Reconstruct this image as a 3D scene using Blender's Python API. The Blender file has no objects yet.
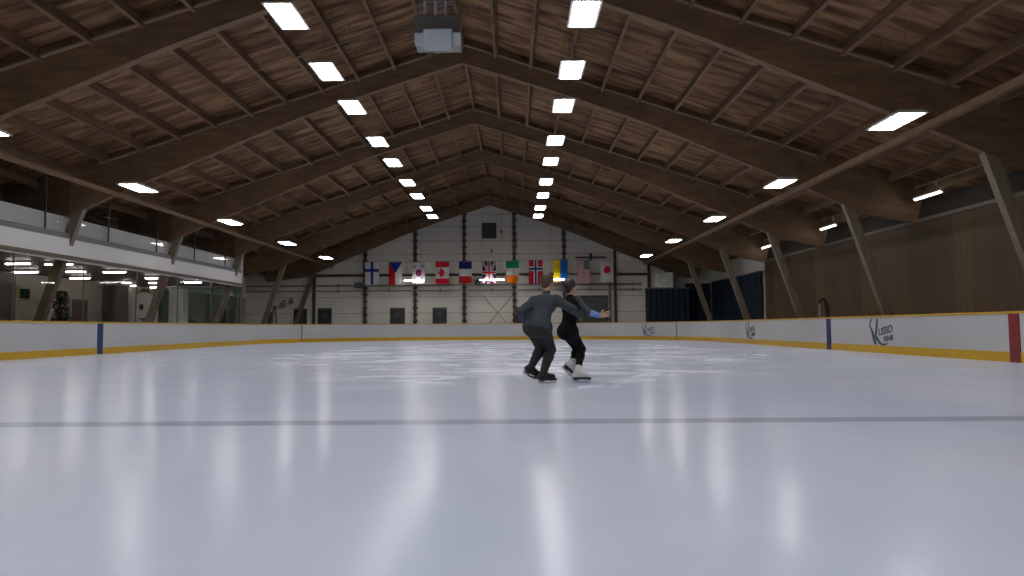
import bpy, bmesh, math, random
import numpy as np
from mathutils import Vector, Matrix
random.seed(7)
sc = bpy.context.scene
COL = sc.collection

# ------------------------------------------------------------------ camera, world, exposure
F_PX = 691.3
PITCH, YAW, ROLL = 0.0568, -0.0009, 0.0065
cam_d = bpy.data.cameras.new('camera')
cam_d.sensor_fit = 'HORIZONTAL'
cam_d.sensor_width = 36.0
cam_d.lens = F_PX / 1024 * 36.0
cam_d.clip_end = 300
cam = bpy.data.objects.new('camera', cam_d)
COL.objects.link(cam)
fwd = Vector((math.sin(YAW) * math.cos(PITCH), math.cos(YAW) * math.cos(PITCH), math.sin(PITCH)))
rgt = Vector((math.cos(YAW), -math.sin(YAW), 0))
upv = rgt.cross(fwd)
r2 = rgt * math.cos(ROLL) - upv * math.sin(ROLL)
u2 = upv * math.cos(ROLL) + rgt * math.sin(ROLL)
m = Matrix((r2, u2, -fwd)).transposed().to_4x4()
m.translation = Vector((0, 0, 0.8))
cam.matrix_world = m
sc.camera = cam

world = bpy.data.worlds.new('world')
sc.world = world
world.use_nodes = True
world.node_tree.nodes['Background'].inputs[0].default_value = (0.5, 0.6, 0.8, 1)
world.node_tree.nodes['Background'].inputs[1].default_value = 0.02

sc.view_settings.view_transform = 'Standard'
sc.view_settings.look = 'None'
sc.view_settings.gamma = 1.0
sc.view_settings.exposure = 0.0
sc.view_settings.use_curve_mapping = False
sc.cycles.max_bounces = 6
sc.cycles.diffuse_bounces = 4
sc.cycles.glossy_bounces = 3
sc.cycles.transmission_bounces = 4
sc.cycles.transparent_max_bounces = 12
sc.cycles.sample_clamp_indirect = 4.0
sc.cycles.use_denoising = True

LAMP_W = 29.5        # radiance of the hall's ceiling panels
TUBE_W = 30.0

# ------------------------------------------------------------------ main dimensions
XL, XR = -13.68, 10.46          # rink sides
Y0, Y1 = -16.6, 44.4            # rink ends
RC = 8.5                        # corner radius
RID = -1.67                     # ridge line x
BAY = 7.032
FR = [16.44 + BAY * i for i in range(5)]
WL, WR = -20.0, 15.0            # outer walls
YB, YF = 51.7, -20.0            # far wall, wall behind the viewpoint
def deck(u): return 10.80 - 0.328 * abs(u)

# ------------------------------------------------------------------ materials
def mat(name, col, rough=0.6, metal=0.0, spec=0.5, col2=None, scale=(4, 4, 4), ramp=(0.35, 0.65), bump=0.0,
        emit=None, estr=0.0, detail=4, noise_rough=0.55):
    M = bpy.data.materials.new(name)
    M.use_nodes = True
    nt = M.node_tree
    b = nt.nodes['Principled BSDF']
    b.inputs['Base Color'].default_value = (*col, 1)
    b.inputs['Roughness'].default_value = rough
    b.inputs['Metallic'].default_value = metal
    b.inputs['Specular IOR Level'].default_value = spec
    if emit:
        b.inputs['Emission Color'].default_value = (*emit, 1)
        b.inputs['Emission Strength'].default_value = estr
    if col2 is not None or bump:
        tc = nt.nodes.new('ShaderNodeTexCoord')
        mp = nt.nodes.new('ShaderNodeMapping')
        mp.inputs['Scale'].default_value = scale
        nt.links.new(tc.outputs['Object'], mp.inputs[0])
        n = nt.nodes.new('ShaderNodeTexNoise')
        n.inputs['Scale'].default_value = 1.0
        n.inputs['Detail'].default_value = detail
        n.inputs['Roughness'].default_value = noise_rough
        nt.links.new(mp.outputs[0], n.inputs['Vector'])
        if col2 is not None:
            r = nt.nodes.new('ShaderNodeValToRGB')
            r.color_ramp.elements[0].position = ramp[0]
            r.color_ramp.elements[1].position = ramp[1]
            r.color_ramp.elements[0].color = (*col, 1)
            r.color_ramp.elements[1].color = (*col2, 1)
            nt.links.new(n.outputs['Fac'], r.inputs[0])
            nt.links.new(r.outputs[0], b.inputs['Base Color'])
        if bump:
            bp = nt.nodes.new('ShaderNodeBump')
            bp.inputs['Strength'].default_value = bump
            bp.inputs['Distance'].default_value = 0.02
            nt.links.new(n.outputs['Fac'], bp.inputs['Height'])
            nt.links.new(bp.outputs[0], b.inputs['Normal'])
    return M

def wood_deck():
    """roof boards laid across the purlins: seams every 14 cm down the slope, streaky brown boards"""
    M = mat('roof_boards', (0.3, 0.2, 0.14), 0.8, spec=0.2)
    nt = M.node_tree; b = nt.nodes['Principled BSDF']
    tc = nt.nodes.new('ShaderNodeTexCoord')
    def noise(scale, detail=5, dist=0.0):
        mp = nt.nodes.new('ShaderNodeMapping'); mp.inputs['Scale'].default_value = scale
        nt.links.new(tc.outputs['Object'], mp.inputs[0])
        n = nt.nodes.new('ShaderNodeTexNoise'); n.inputs['Scale'].default_value = 1
        n.inputs['Detail'].default_value = detail; n.inputs['Distortion'].default_value = dist
        nt.links.new(mp.outputs[0], n.inputs['Vector']); return n
    n1 = noise((0.55, 3.4, 0.5), 4, 0.6); n2 = noise((0.25, 0.3, 0.3), 2)
    r1 = nt.nodes.new('ShaderNodeValToRGB')
    e = r1.color_ramp.elements
    e[0].position = 0.30; e[0].color = (0.070, 0.036, 0.016, 1)
    e[1].position = 0.70; e[1].color = (0.42, 0.245, 0.13, 1)
    k = r1.color_ramp.elements.new(0.48); k.color = (0.195, 0.106, 0.053, 1)
    nt.links.new(n1.outputs['Fac'], r1.inputs[0])
    mx = nt.nodes.new('ShaderNodeMix'); mx.data_type = 'RGBA'; mx.blend_type = 'MULTIPLY'
    mx.inputs[0].default_value = 0.7
    r2_ = nt.nodes.new('ShaderNodeValToRGB')
    r2_.color_ramp.elements[0].color = (0.55, 0.5, 0.48, 1); r2_.color_ramp.elements[1].color = (1, 0.97, 0.94, 1)
    r2_.color_ramp.elements[0].position = 0.35; r2_.color_ramp.elements[1].position = 0.6
    nt.links.new(n2.outputs['Fac'], r2_.inputs[0])
    nt.links.new(r1.outputs[0], mx.inputs[6]); nt.links.new(r2_.outputs[0], mx.inputs[7])
    nt.links.new(mx.outputs[2], b.inputs['Base Color'])
    bp = nt.nodes.new('ShaderNodeBump'); bp.inputs['Strength'].default_value = 0.5; bp.inputs['Distance'].default_value = 0.05
    nt.links.new(n1.outputs['Fac'], bp.inputs['Height']); nt.links.new(bp.outputs[0], b.inputs['Normal'])
    return M

def ice_mat():
    M = bpy.data.materials.new('ice'); M.use_nodes = True
    nt = M.node_tree; b = nt.nodes['Principled BSDF']
    L = nt.links.new
    def N(t, **k):
        n = nt.nodes.new(t)
        for a, v in k.items(): setattr(n, a, v)
        return n
    tc = N('ShaderNodeTexCoord')
    sep = N('ShaderNodeSeparateXYZ'); L(tc.outputs['Object'], sep.inputs[0])
    def noise(scale, detail=4, dist=0.0, rough=0.55):
        mp = N('ShaderNodeMapping'); mp.inputs['Scale'].default_value = scale
        L(tc.outputs['Object'], mp.inputs[0])
        n = N('ShaderNodeTexNoise'); n.inputs['Scale'].default_value = 1
        n.inputs['Detail'].default_value = detail; n.inputs['Distortion'].default_value = dist
        n.inputs['Roughness'].default_value = rough
        L(mp.outputs[0], n.inputs['Vector']); return n.outputs['Fac']
    def math_(op, a, c=None, clamp=False):
        n = N('ShaderNodeMath', operation=op, use_clamp=clamp)
        for i, v in enumerate((a, c)):
            if v is None: continue
            if isinstance(v, (int, float)): n.inputs[i].default_value = v
            else: L(v, n.inputs[i])
        return n.outputs[0]
    def rng(v, a, c, d=0.0, e=1.0):
        n = N('ShaderNodeMapRange'); n.interpolation_type = 'SMOOTHSTEP'
        L(v, n.inputs[0])
        for i, q in enumerate((a, c, d, e)): n.inputs[i + 1].default_value = q
        return n.outputs[0]
    x, y = sep.outputs[0], sep.outputs[1]
    # skated-up area: shaved snow and blade marks around the skaters, the near ice is freshly flooded
    ex = math_('DIVIDE', math_('SUBTRACT', x, 0.2), 7.5); ey = math_('DIVIDE', math_('SUBTRACT', y, 22.5), 14.0)
    er = math_('ADD', math_('MULTIPLY', ex, ex), math_('MULTIPLY', ey, ey))
    er = math_('ADD', er, math_('MULTIPLY', math_('SUBTRACT', noise((0.25, 0.25, 1), 3), 0.5), 1.2))
    band = rng(er, 0.55, 1.05, 1, 0)
    streak = rng(noise((0.42, 0.55, 1), 6, 1.6, 0.62), 0.46, 0.70)
    fine = rng(noise((1.6, 1.5, 1), 5, 2.5, 0.7), 0.54, 0.68)
    sn = math_('MULTIPLY', math_('MAXIMUM', streak, math_('MULTIPLY', fine, 0.5)), band)
    wide = rng(noise((0.35, 0.2, 1), 3), 0.35, 0.65, 0.0, 1.0)
    c0 = N('ShaderNodeMix', data_type='RGBA')
    c0.inputs[6].default_value = (0.58, 0.655, 0.84, 1); c0.inputs[7].default_value = (0.65, 0.70, 0.86, 1)
    L(wide, c0.inputs[0])
    c1 = N('ShaderNodeMix', data_type='RGBA'); c1.inputs[7].default_value = (0.90, 0.93, 1.0, 1)
    L(c0.outputs[2], c1.inputs[6]); L(math_('MULTIPLY', sn, 0.6), c1.inputs[0])
    # line painted under the ice, seen faintly
    dl = math_('ABSOLUTE', math_('SUBTRACT', y, 5.93))
    ln = math_('MULTIPLY', rng(dl, 0.10, 0.19, 1, 0), 0.42)
    c2 = N('ShaderNodeMix', data_type='RGBA'); c2.inputs[7].default_value = (0.12, 0.12, 0.22, 1)
    L(c1.outputs[2], c2.inputs[6]); L(ln, c2.inputs[0])
    L(c2.outputs[2], b.inputs['Base Color'])
    # smooth ice is glossy, snow is matt
    ro = math_('ADD', 0.165, math_('MULTIPLY', sn, 0.35))
    ro = math_('ADD', ro, math_('MULTIPLY', noise((0.8, 0.8, 1), 2), 0.05))
    L(ro, b.inputs['Roughness'])
    b.inputs['IOR'].default_value = 1.16
    b.inputs['Specular IOR Level'].default_value = 0.2
    bp = N('ShaderNodeBump'); bp.inputs['Strength'].default_value = 0.25; bp.inputs['Distance'].default_value = 0.02
    hh = math_('ADD', math_('MULTIPLY', noise((1.3, 0.8, 1), 3), 1.2), math_('MULTIPLY', sn, 0.3))
    L(hh, bp.inputs['Height']); L(bp.outputs[0], b.inputs['Normal'])
    return M

def plank_mat(name, dark, light, axis='Y', width=0.6):
    """vertical boards: colour changes from board to board along the axis, with grain"""
    M = bpy.data.materials.new(name); M.use_nodes = True
    nt = M.node_tree; b = nt.nodes['Principled BSDF']; L = nt.links.new
    tc = nt.nodes.new('ShaderNodeTexCoord'); sep = nt.nodes.new('ShaderNodeSeparateXYZ')
    L(tc.outputs['Object'], sep.inputs[0])
    d = nt.nodes.new('ShaderNodeMath'); d.operation = 'DIVIDE'; L(sep.outputs[axis], d.inputs[0]); d.inputs[1].default_value = width
    fl = nt.nodes.new('ShaderNodeMath'); fl.operation = 'FLOOR'; L(d.outputs[0], fl.inputs[0])
    wn = nt.nodes.new('ShaderNodeTexWhiteNoise'); wn.noise_dimensions = '1D'; L(fl.outputs[0], wn.inputs['W'])
    mp = nt.nodes.new('ShaderNodeMapping'); mp.inputs['Scale'].default_value = (9, 9, 0.5)
    L(tc.outputs['Object'], mp.inputs[0])
    n = nt.nodes.new('ShaderNodeTexNoise'); n.inputs['Scale'].default_value = 1; n.inputs['Detail'].default_value = 4
    L(mp.outputs[0], n.inputs['Vector'])
    a = nt.nodes.new('ShaderNodeMath'); a.operation = 'MULTIPLY_ADD'
    L(wn.outputs['Value'], a.inputs[0]); a.inputs[1].default_value = 0.5; 
    h = nt.nodes.new('ShaderNodeMath'); h.operation = 'MULTIPLY'; L(n.outputs['Fac'], h.inputs[0]); h.inputs[1].default_value = 0.6
    L(h.outputs[0], a.inputs[2])
    r = nt.nodes.new('ShaderNodeValToRGB'); r.color_ramp.elements[0].color = (*dark, 1); r.color_ramp.elements[1].color = (*light, 1)
    r.color_ramp.elements[0].position = 0.2; r.color_ramp.elements[1].position = 0.85
    L(a.outputs[0], r.inputs[0]); L(r.outputs[0], b.inputs['Base Color'])
    b.inputs['Roughness'].default_value = 0.6
    return M

def glass_mat(name, tint=(0.9, 0.95, 0.93), alpha=0.12):
    M = bpy.data.materials.new(name); M.use_nodes = True
    nt = M.node_tree; nt.nodes.clear(); L = nt.links.new
    o = nt.nodes.new('ShaderNodeOutputMaterial'); mx = nt.nodes.new('ShaderNodeMixShader')
    t = nt.nodes.new('ShaderNodeBsdfTransparent'); t.inputs[0].default_value = (*tint, 1)
    g = nt.nodes.new('ShaderNodeBsdfGlossy'); g.inputs['Roughness'].default_value = 0.03
    lw = nt.nodes.new('ShaderNodeLayerWeight'); lw.inputs[0].default_value = 0.5
    p = nt.nodes.new('ShaderNodeMath'); p.operation = 'POWER'; L(lw.outputs['Facing'], p.inputs[0]); p.inputs[1].default_value = 4.0
    q = nt.nodes.new('ShaderNodeMath'); q.operation = 'MULTIPLY_ADD'; L(p.outputs[0], q.inputs[0]); q.inputs[1].default_value = 0.2; q.inputs[2].default_value = 0.015
    L(q.outputs[0], mx.inputs[0]); L(t.outputs[0], mx.inputs[1]); L(g.outputs[0], mx.inputs[2]); L(mx.outputs[0], o.inputs[0])
    return M

M_ICE = ice_mat()
M_DECK = wood_deck()
M_GLU = mat('glulam', (0.140, 0.080, 0.038), 0.6, col2=(0.205, 0.122, 0.064), scale=(1.5, 6, 6))
M_LEG = mat('glulam_leg', (0.14, 0.11, 0.078), 0.55, col2=(0.20, 0.16, 0.115), scale=(5, 5, 1))
M_PURL = mat('purlin_wood', (0.13, 0.075, 0.038), 0.7, col2=(0.24, 0.145, 0.08), scale=(6, 0.8, 6))
M_LEDG = mat('ledger_wood', (0.30, 0.20, 0.13), 0.7)
M_BWALL = mat('pale_metal_cladding', (0.82, 0.79, 0.73), 0.6, col2=(0.87, 0.84, 0.78), scale=(0.6, 0.6, 0.6))
M_SEAM = mat('cladding_seam', (0.33, 0.32, 0.30), 0.7)
M_STEEL = mat('dark_brown_steel', (0.055, 0.042, 0.036), 0.5)
M_PIPE = mat('grey_pipe', (0.28, 0.27, 0.26), 0.45, metal=0.3)
M_DDOOR = mat('dark_green_door', (0.035, 0.045, 0.050), 0.4)
M_GREYD = mat('grey_door', (0.08, 0.085, 0.09), 0.5)
M_RWALL = plank_mat('brown_wall_boards', (0.070, 0.040, 0.017), (0.150, 0.090, 0.042), 'Y', 0.9)
M_DARKW = mat('dark_stained_wall', (0.035, 0.025, 0.018), 0.7, col2=(0.05, 0.037, 0.026), scale=(1, 1, 1))
M_TRIM = mat('pale_trim', (0.22, 0.19, 0.16), 0.6)
M_NAVY = mat('navy_fabric', (0.004, 0.012, 0.030), 0.8, col2=(0.006, 0.018, 0.045), scale=(2, 2, 0.5))
M_WHITE = mat('white_paint', (0.55, 0.54, 0.55), 0.5)
M_BRIGHT = mat('bright_white_paint', (0.85, 0.84, 0.80), 0.5)
M_FASC = mat('white_fascia', (0.52, 0.51, 0.52), 0.5, col2=(0.58, 0.57, 0.57), scale=(0.5, 0.5, 0.5))
M_LEDGE = mat('grey_ledge', (0.11, 0.11, 0.118), 0.5)
M_CREAM = mat('cream_wall', (0.36, 0.33, 0.27), 0.7, col2=(0.44, 0.40, 0.33), scale=(0.5, 0.5, 0.5))
M_BROWN = mat('brown_panel', (0.10, 0.07, 0.05), 0.6)
M_DOORW = mat('reddish_brown_door', (0.085, 0.04, 0.026), 0.5)
M_BOARD = mat('white_board_plastic', (0.43, 0.43, 0.445), 0.3, col2=(0.48, 0.48, 0.495), scale=(0.35, 0.35, 0.35), bump=0.05)
M_YEL = mat('yellow_plastic', (0.50, 0.30, 0.02), 0.35)
M_YELK = mat('yellow_kick_plastic', (0.52, 0.31, 0.008), 0.35)
M_BLUE = mat('blue_stripe', (0.006, 0.020, 0.12), 0.35)
M_RED = mat('red_stripe', (0.19, 0.012, 0.018), 0.35)
M_LOGO = mat('dark_teal_print', (0.03, 0.07, 0.09), 0.5)
M_SEAMB = mat('board_joint', (0.08, 0.08, 0.09), 0.6)
M_GLASS = glass_mat('clear_glass', (0.93, 0.935, 0.93))
M_GLASSG = glass_mat('greenish_glass', (0.62, 0.74, 0.70))
M_HOUS = mat('grey_lamp_housing', (0.60, 0.60, 0.58), 0.5)
M_LAMP = mat('lamp_diffuser', (0.9, 0.9, 0.9), 0.5, emit=(1.0, 0.975, 0.945), estr=LAMP_W)
M_TUBE = mat('tube_light', (0.9, 0.9, 0.9), 0.5, emit=(1.0, 0.95, 0.88), estr=TUBE_W)
M_TUBEB = mat('bright_tube_light', (0.9, 0.9, 0.9), 0.5, emit=(1.0, 0.96, 0.88), estr=9)
M_HEAT = mat('grey_heater_housing', (0.22, 0.22, 0.20), 0.5)
M_TUBEW = mat('bright_wall_tube', (0.9, 0.9, 0.9), 0.5, emit=(1.0, 0.98, 0.93), estr=30)
M_GREYP = mat('dark_grey_housing', (0.12, 0.125, 0.125), 0.5)
M_LTBLUE = mat('pale_grey_panel', (0.62, 0.67, 0.72), 0.5)
M_CONC = mat('concrete_floor', (0.16, 0.155, 0.15), 0.7, col2=(0.2, 0.195, 0.19), scale=(1, 1, 1))
M_SKIN = mat('skin', (0.50, 0.28, 0.20), 0.5, col2=(0.55, 0.31, 0.23), scale=(9, 9, 9))
M_HAIR = mat('brown_hair', (0.055, 0.030, 0.016), 0.6, col2=(0.11, 0.062, 0.034), scale=(40, 40, 12))
M_HAIRD = mat('dark_brown_hair', (0.022, 0.014, 0.012), 0.5, col2=(0.04, 0.025, 0.02), scale=(40, 40, 12))
M_SWEAT = mat('slate_sweatshirt', (0.033, 0.042, 0.055), 0.9, col2=(0.044, 0.055, 0.070), scale=(12, 12, 12), bump=0.3)
M_TROU = mat('charcoal_trousers', (0.022, 0.019, 0.020), 0.9, col2=(0.031, 0.027, 0.028), scale=(14, 14, 14), bump=0.3)
M_BLK = mat('black_leotard', (0.005, 0.0055, 0.006), 0.85, spec=0.15, col2=(0.008, 0.009, 0.010), scale=(10, 10, 10))
M_BLKS = mat('black_skate_leather', (0.008, 0.008, 0.009), 0.35)
M_GSLV = mat('grey_green_sleeve', (0.05, 0.06, 0.062), 0.85, col2=(0.06, 0.072, 0.075), scale=(12, 12, 12))
M_BSLV = mat('blue_cuff', (0.16, 0.28, 0.60), 0.8)
M_WBOOT = mat('white_skate_leather', (0.70, 0.70, 0.72), 0.35)
M_BLADE = mat('skate_blade_steel', (0.65, 0.67, 0.70), 0.2, metal=1.0)
M_SOLE = mat('dark_sole', (0.02, 0.018, 0.018), 0.5)
M_EYE = mat('eye_white', (0.7, 0.7, 0.7), 0.3)
M_PLANT = mat('dark_leaf', (0.010, 0.022, 0.010), 0.95, spec=0.05)
M_POT = mat('dark_pot', (0.03, 0.028, 0.025), 0.5)

# ------------------------------------------------------------------ mesh helpers
class MB:
    def __init__(s): s.v = []; s.f = []; s.mi = []; s.sm = []
    def add(s, vs, fs, mi=0, smooth=False):
        o = len(s.v); s.v += [tuple(v) for v in vs]
        for f in fs: s.f.append(tuple(i + o for i in f)); s.mi.append(mi); s.sm.append(smooth)
        return s
    def box(s, c, d, mi=0, rot=None):
        x, y, z = (q / 2 for q in d)
        P = [Vector((a * x, b * y, e * z)) for a in (-1, 1) for b in (-1, 1) for e in (-1, 1)]
        if rot is not None: P = [rot @ p for p in P]
        P = [p + Vector(c) for p in P]
        return s.add(P, [(0, 1, 3, 2), (4, 6, 7, 5), (0, 4, 5, 1), (2, 3, 7, 6), (0, 2, 6, 4), (1, 5, 7, 3)], mi)
    def span(s, a, b, mi=0):
        return s.box([(p + q) / 2 for p, q in zip(a, b)], [abs(q - p) for p, q in zip(a, b)], mi)
    def bevel_box(s, c, d, r, mi=0, rot=None):
        """box with chamfered edges"""
        bm = bmesh.new(); bmesh.ops.create_cube(bm, size=1)
        for v in bm.verts: v.co = Vector((v.co.x * d[0], v.co.y * d[1], v.co.z * d[2]))
        bmesh.ops.bevel(bm, geom=bm.edges[:], offset=r, segments=2, profile=0.5, affect='EDGES')
        vs = [(rot @ v.co if rot is not None else v.co) + Vector(c) for v in bm.verts]
        for i, v in enumerate(bm.verts): v.index = i
        fs = [[v.index for v in f.verts] for f in bm.faces]; bm.free()
        return s.add(vs, fs, mi)
    def prism(s, poly, axis, a, b, mi=0):
        """polygon in the two other axes, extruded along axis from a to b"""
        n = len(poly)
        def P(p, t):
            q = list(p); q.insert(axis, t); return tuple(q)
        vs = [P(p, a) for p in poly] + [P(p, b) for p in poly]
        fs = [tuple(range(n)), tuple(range(2 * n - 1, n - 1, -1))]
        fs += [(i, i + n, (i + 1) % n + n, (i + 1) % n) for i in range(n)]
        return s.add(vs, fs, mi)
    def tube(s, pts, r, n=8, mi=0, closed=False):
        pts = [Vector(p) for p in pts]; rs = r if isinstance(r, (list, tuple)) else [r] * len(pts)
        rings = []; prev = None
        for i, p in enumerate(pts):
            t = (pts[min(i + 1, len(pts) - 1)] - pts[max(i - 1, 0)]).normalized()
            up = Vector((0, 0, 1)) if abs(t.z) < 0.9 else Vector((1, 0, 0))
            if prev is not None: up = prev
            a = t.cross(up).normalized(); b = a.cross(t).normalized(); prev = b
            rings.append([p + (a * math.cos(2 * math.pi * k / n) + b * math.sin(2 * math.pi * k / n)) * rs[i] for k in range(n)])
        vs = [q for R in rings for q in R]; fs = []
        for i in range(len(pts) - 1):
            for k in range(n):
                fs.append((i * n + k, i * n + (k + 1) % n, (i + 1) * n + (k + 1) % n, (i + 1) * n + k))
        fs.append(tuple(range(n - 1, -1, -1))); fs.append(tuple(range((len(pts) - 1) * n, len(pts) * n)))
        return s.add(vs, fs, mi, True)
    def ball(s, c, r, mi=0, seg=12, ring=8):
        if not isinstance(r, (tuple, list)): r = (r, r, r)
        bm = bmesh.new(); bmesh.ops.create_uvsphere(bm, u_segments=seg, v_segments=ring, radius=1)
        for i, v in enumerate(bm.verts): v.index = i
        vs = [(v.co.x * r[0] + c[0], v.co.y * r[1] + c[1], v.co.z * r[2] + c[2]) for v in bm.verts]
        fs = [[v.index for v in f.verts] for f in bm.faces]; bm.free()
        return s.add(vs, fs, mi, True)
    def build(s, name, mats, parent=None, fix=True):
        me = bpy.data.meshes.new(name)
        me.from_pydata(s.v, [], s.f)
        if not isinstance(mats, (list, tuple)): mats = [mats]
        for q in mats: me.materials.append(q)
        me.polygons.foreach_set('material_index', s.mi)
        me.polygons.foreach_set('use_smooth', s.sm)
        if fix:
            bm = bmesh.new(); bm.from_mesh(me); bmesh.ops.recalc_face_normals(bm, faces=bm.faces); bm.to_mesh(me); bm.free()
        me.update()
        o = bpy.data.objects.new(name, me); COL.objects.link(o)
        if parent is not None: o.parent = parent; o.matrix_parent_inverse = Matrix.Translation(-Vector(parent.location)) if parent.rotation_euler[2] == 0 else parent.matrix_basis.inverted()
        return o

def tag(o, label=None, cat=None, group=None, kind=None):
    if label: o['label'] = label
    if cat: o['category'] = cat
    if group: o['group'] = group
    if kind: o['kind'] = kind
    return o
def empty(name, loc=(0, 0, 0)):
    o = bpy.data.objects.new(name, None); o.location = loc; o.empty_display_size = 0.2
    COL.objects.link(o); return o
def copy_tree(o, parent=None):
    c = o.copy(); COL.objects.link(c)
    if parent is not None:
        c.parent = parent; c.matrix_parent_inverse = o.matrix_parent_inverse.copy()
    for ch in o.children: copy_tree(ch, c)
    return c
ORD = ['first', 'second', 'third', 'fourth', 'fifth', 'sixth', 'seventh', 'eighth', 'ninth', 'tenth', 'eleventh', 'twelfth']

# ------------------------------------------------------------------ setting: floor, walls, ceiling
def rink_path(n=48):
    """closed path of the inner face of the boards, counted from the near left, with outward normals"""
    pts = []
    def arc(cx, cy, a0, a1):
        for i in range(n + 1):
            a = a0 + (a1 - a0) * i / n
            pts.append((cx + RC * math.cos(a), cy + RC * math.sin(a), math.cos(a), math.sin(a)))
    pi = math.pi
    arc(XL + RC, Y0 + RC, 1.5 * pi, pi)
    arc(XL + RC, Y1 - RC, pi, 0.5 * pi)
    arc(XR - RC, Y1 - RC, 0.5 * pi, 0)
    arc(XR - RC, Y0 + RC, 0, -0.5 * pi)
    return pts
PATH = rink_path()
b = MB(); b.add([(x + nx * 0.05, y + ny * 0.05, 0) for x, y, nx, ny in PATH], [tuple(range(len(PATH)))])
tag(b.build('ice_surface', M_ICE), 'pale glossy ice with a faint dark line across it and skate marks', 'ice', kind='structure')
b = MB().span((WL - 0.2, YF - 0.2, -0.15), (WR + 0.2, YB + 0.2, -0.02))
tag(b.build('floor', M_CONC), 'grey concrete floor around the rink', 'floor', kind='structure')

# far gable wall with cladding seams
b = MB()
poly = [(WL, -0.05), (WR, -0.05), (WR, deck(WR - RID)), (RID, deck(0)), (WL, deck(RID - WL))]
b.prism([(x, z) for x, z in poly], 1, YB, YB + 0.2)
wb = tag(b.build('wall_back', M_BWALL), 'pale metal-clad gable wall at the far end', 'wall', kind='structure')
b = MB()
for z in (1.9, 3.1, 6.3, 7.3, 8.4, 9.3):
    hw = min(20, (10.8 - z) / 0.328)
    b.span((max(WL, RID - hw) + .1, YB - 0.012, z), (min(WR, RID + hw) - .1, YB + 0.01, z + 0.03))
b.build('wall_seam', M_SEAM, wb)
b = MB(); b.prism([(x, z) for x, z in poly], 1, YF - 0.2, YF)
tag(b.build('wall_front', M_BWALL), 'pale gable wall behind the viewpoint', 'wall', kind='structure')
b = MB().span((WR, YF, -0.05), (WR + 0.2, 41.0, 4.6))
wr = tag(b.build('wall_right', M_RWALL), 'brown board wall along the right side', 'wall', kind='structure')
MB().span((WR - 0.06, YF, 4.56), (WR + 0.1, 41.0, 4.68)).build('wall_cap', M_TRIM, wr)
MB().span((WR, YF, 4.6), (WR + 0.2, 41.0, 5.4)).build('upper_wall', M_DARKW, wr)
MB().span((WR, 41.0, -0.05), (WR + 0.2, YB, 5.4)).build('white_wall_section', M_BWALL, wr)
b = MB().span((WL - 0.2, YF, -0.05), (WL, YB, 3.12))
wl = tag(b.build('wall_left', M_CREAM), 'cream lobby wall along the left side', 'wall', kind='structure')
MB().span((WL - 0.2, YF, 3.12), (WL, 39.0, 5.0)).build('upper_wall', M_DARKW, wl)
MB().span((WL - 0.2, 39.0, 3.12), (WL, YB, 5.0)).build('upper_wall', M_BWALL, wl)

# roof deck (two slopes)
b = MB()
for s, xw in ((1, WR + 0.2), (-1, WL - 0.2)):
    u = abs(xw - RID)
    b.add([(RID, YF - .2, deck(0)), (xw, YF - .2, deck(u)), (xw, YB + .2, deck(u)), (RID, YB + .2, deck(0)),
           (RID, YF - .2, deck(0) + .15), (xw, YF - .2, deck(u) + .15), (xw, YB + .2, deck(u) + .15), (RID, YB + .2, deck(0) + .15)],
          [(0, 1, 2, 3), (4, 7, 6, 5), (0, 4, 5, 1), (3, 2, 6, 7), (1, 5, 6, 2), (0, 3, 7, 4)])
ceil = tag(b.build('ceiling', M_DECK), 'brown board roof rising to a central ridge', 'ceiling', kind='structure')
for i in range(-14, 14):
    u = i * 1.22
    z = deck(u)
    if u > 16.2 or u < -17.8: continue
    d = 0.36 if i else 0.40
    tilt = 0.318 * (1 if u > 0 else -1 if u < 0 else 0)
    x = RID + u
    b = MB(); hw = 0.045
    dx, dz = math.cos(tilt), -math.sin(tilt)
    # rectangular section perpendicular to the deck
    sec = []
    for a, c in ((-hw, 0.0), (hw, 0.0), (hw, -d), (-hw, -d)):
        sec.append((x + a * dx - c * dz * 1.0 * 0 + (-c) * math.sin(tilt) * -1 * (1), z + a * dz + c * math.cos(tilt) + 0.01))
    b.prism(sec, 1, YF + .05, YB - .02)
    b.build('purlin', M_PURL, ceil)

# ------------------------------------------------------------------ timber arches
UND = [(0, 9.92), (2.0, 9.28), (4.0, 8.62), (5.5, 8.08), (7.0, 7.48), (9.0, 6.62), (11.0, 5.80), (12.0, 5.36), (13.0, 4.90)]
def make_arch():
    root = empty('timber_arch', (RID, 0, 0))
    for s, um in ((-1, 16.6), (1, 15.45)):
        lo = list(UND) + [(13.6, 4.62), (um, 4.25 if s > 0 else 4.3)]
        hi = [(um + .25, deck(um + .25) - 0.3), (um + .2, deck(um + .2) - 0.015), (0, deck(0) - 0.015)]
        b = MB().prism([(RID + s * u, z) for u, z in lo + hi], 1, -0.11, 0.11)
        b.build('rafter', M_GLU, root)
        # splayed leg, inner face leaning outward towards the ground
        w = 0.42
        leg = [(12.93, 5.06), (13.02, 4.78), (14.62, -0.02), (14.93, -0.02), (13.36, 4.70), (13.36, 5.1)]
        b = MB().prism([(RID + s * u, z) for u, z in leg], 1, -0.105, 0.105)
        b.build('leg', M_LEG, root)
        b = MB()
        n = 2
        p0, p1 = (0.05, deck(0.05) - 0.28), (12.4, deck(12.4) - 0.28)
        b.prism([(RID + s * p0[0], p0[1]), (RID + s * p1[0], p1[1]), (RID + s * p1[0], p1[1] + .05), (RID + s * p0[0], p0[1] + .05)], 1, -0.22, -0.11)
        b.build('edge_strip', M_LEDG, root)
    return root
arch0 = make_arch()
AL = ['nearest timber roof arch, crossing the top of the view', 'timber roof arch with its peak beside the hanging grey box, second from the near end',
      'middle one of the five free-standing timber roof arches', 'fourth timber roof arch from the near end, legs beside the balcony end',
      'farthest free-standing timber roof arch, beyond the balcony end']
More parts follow.
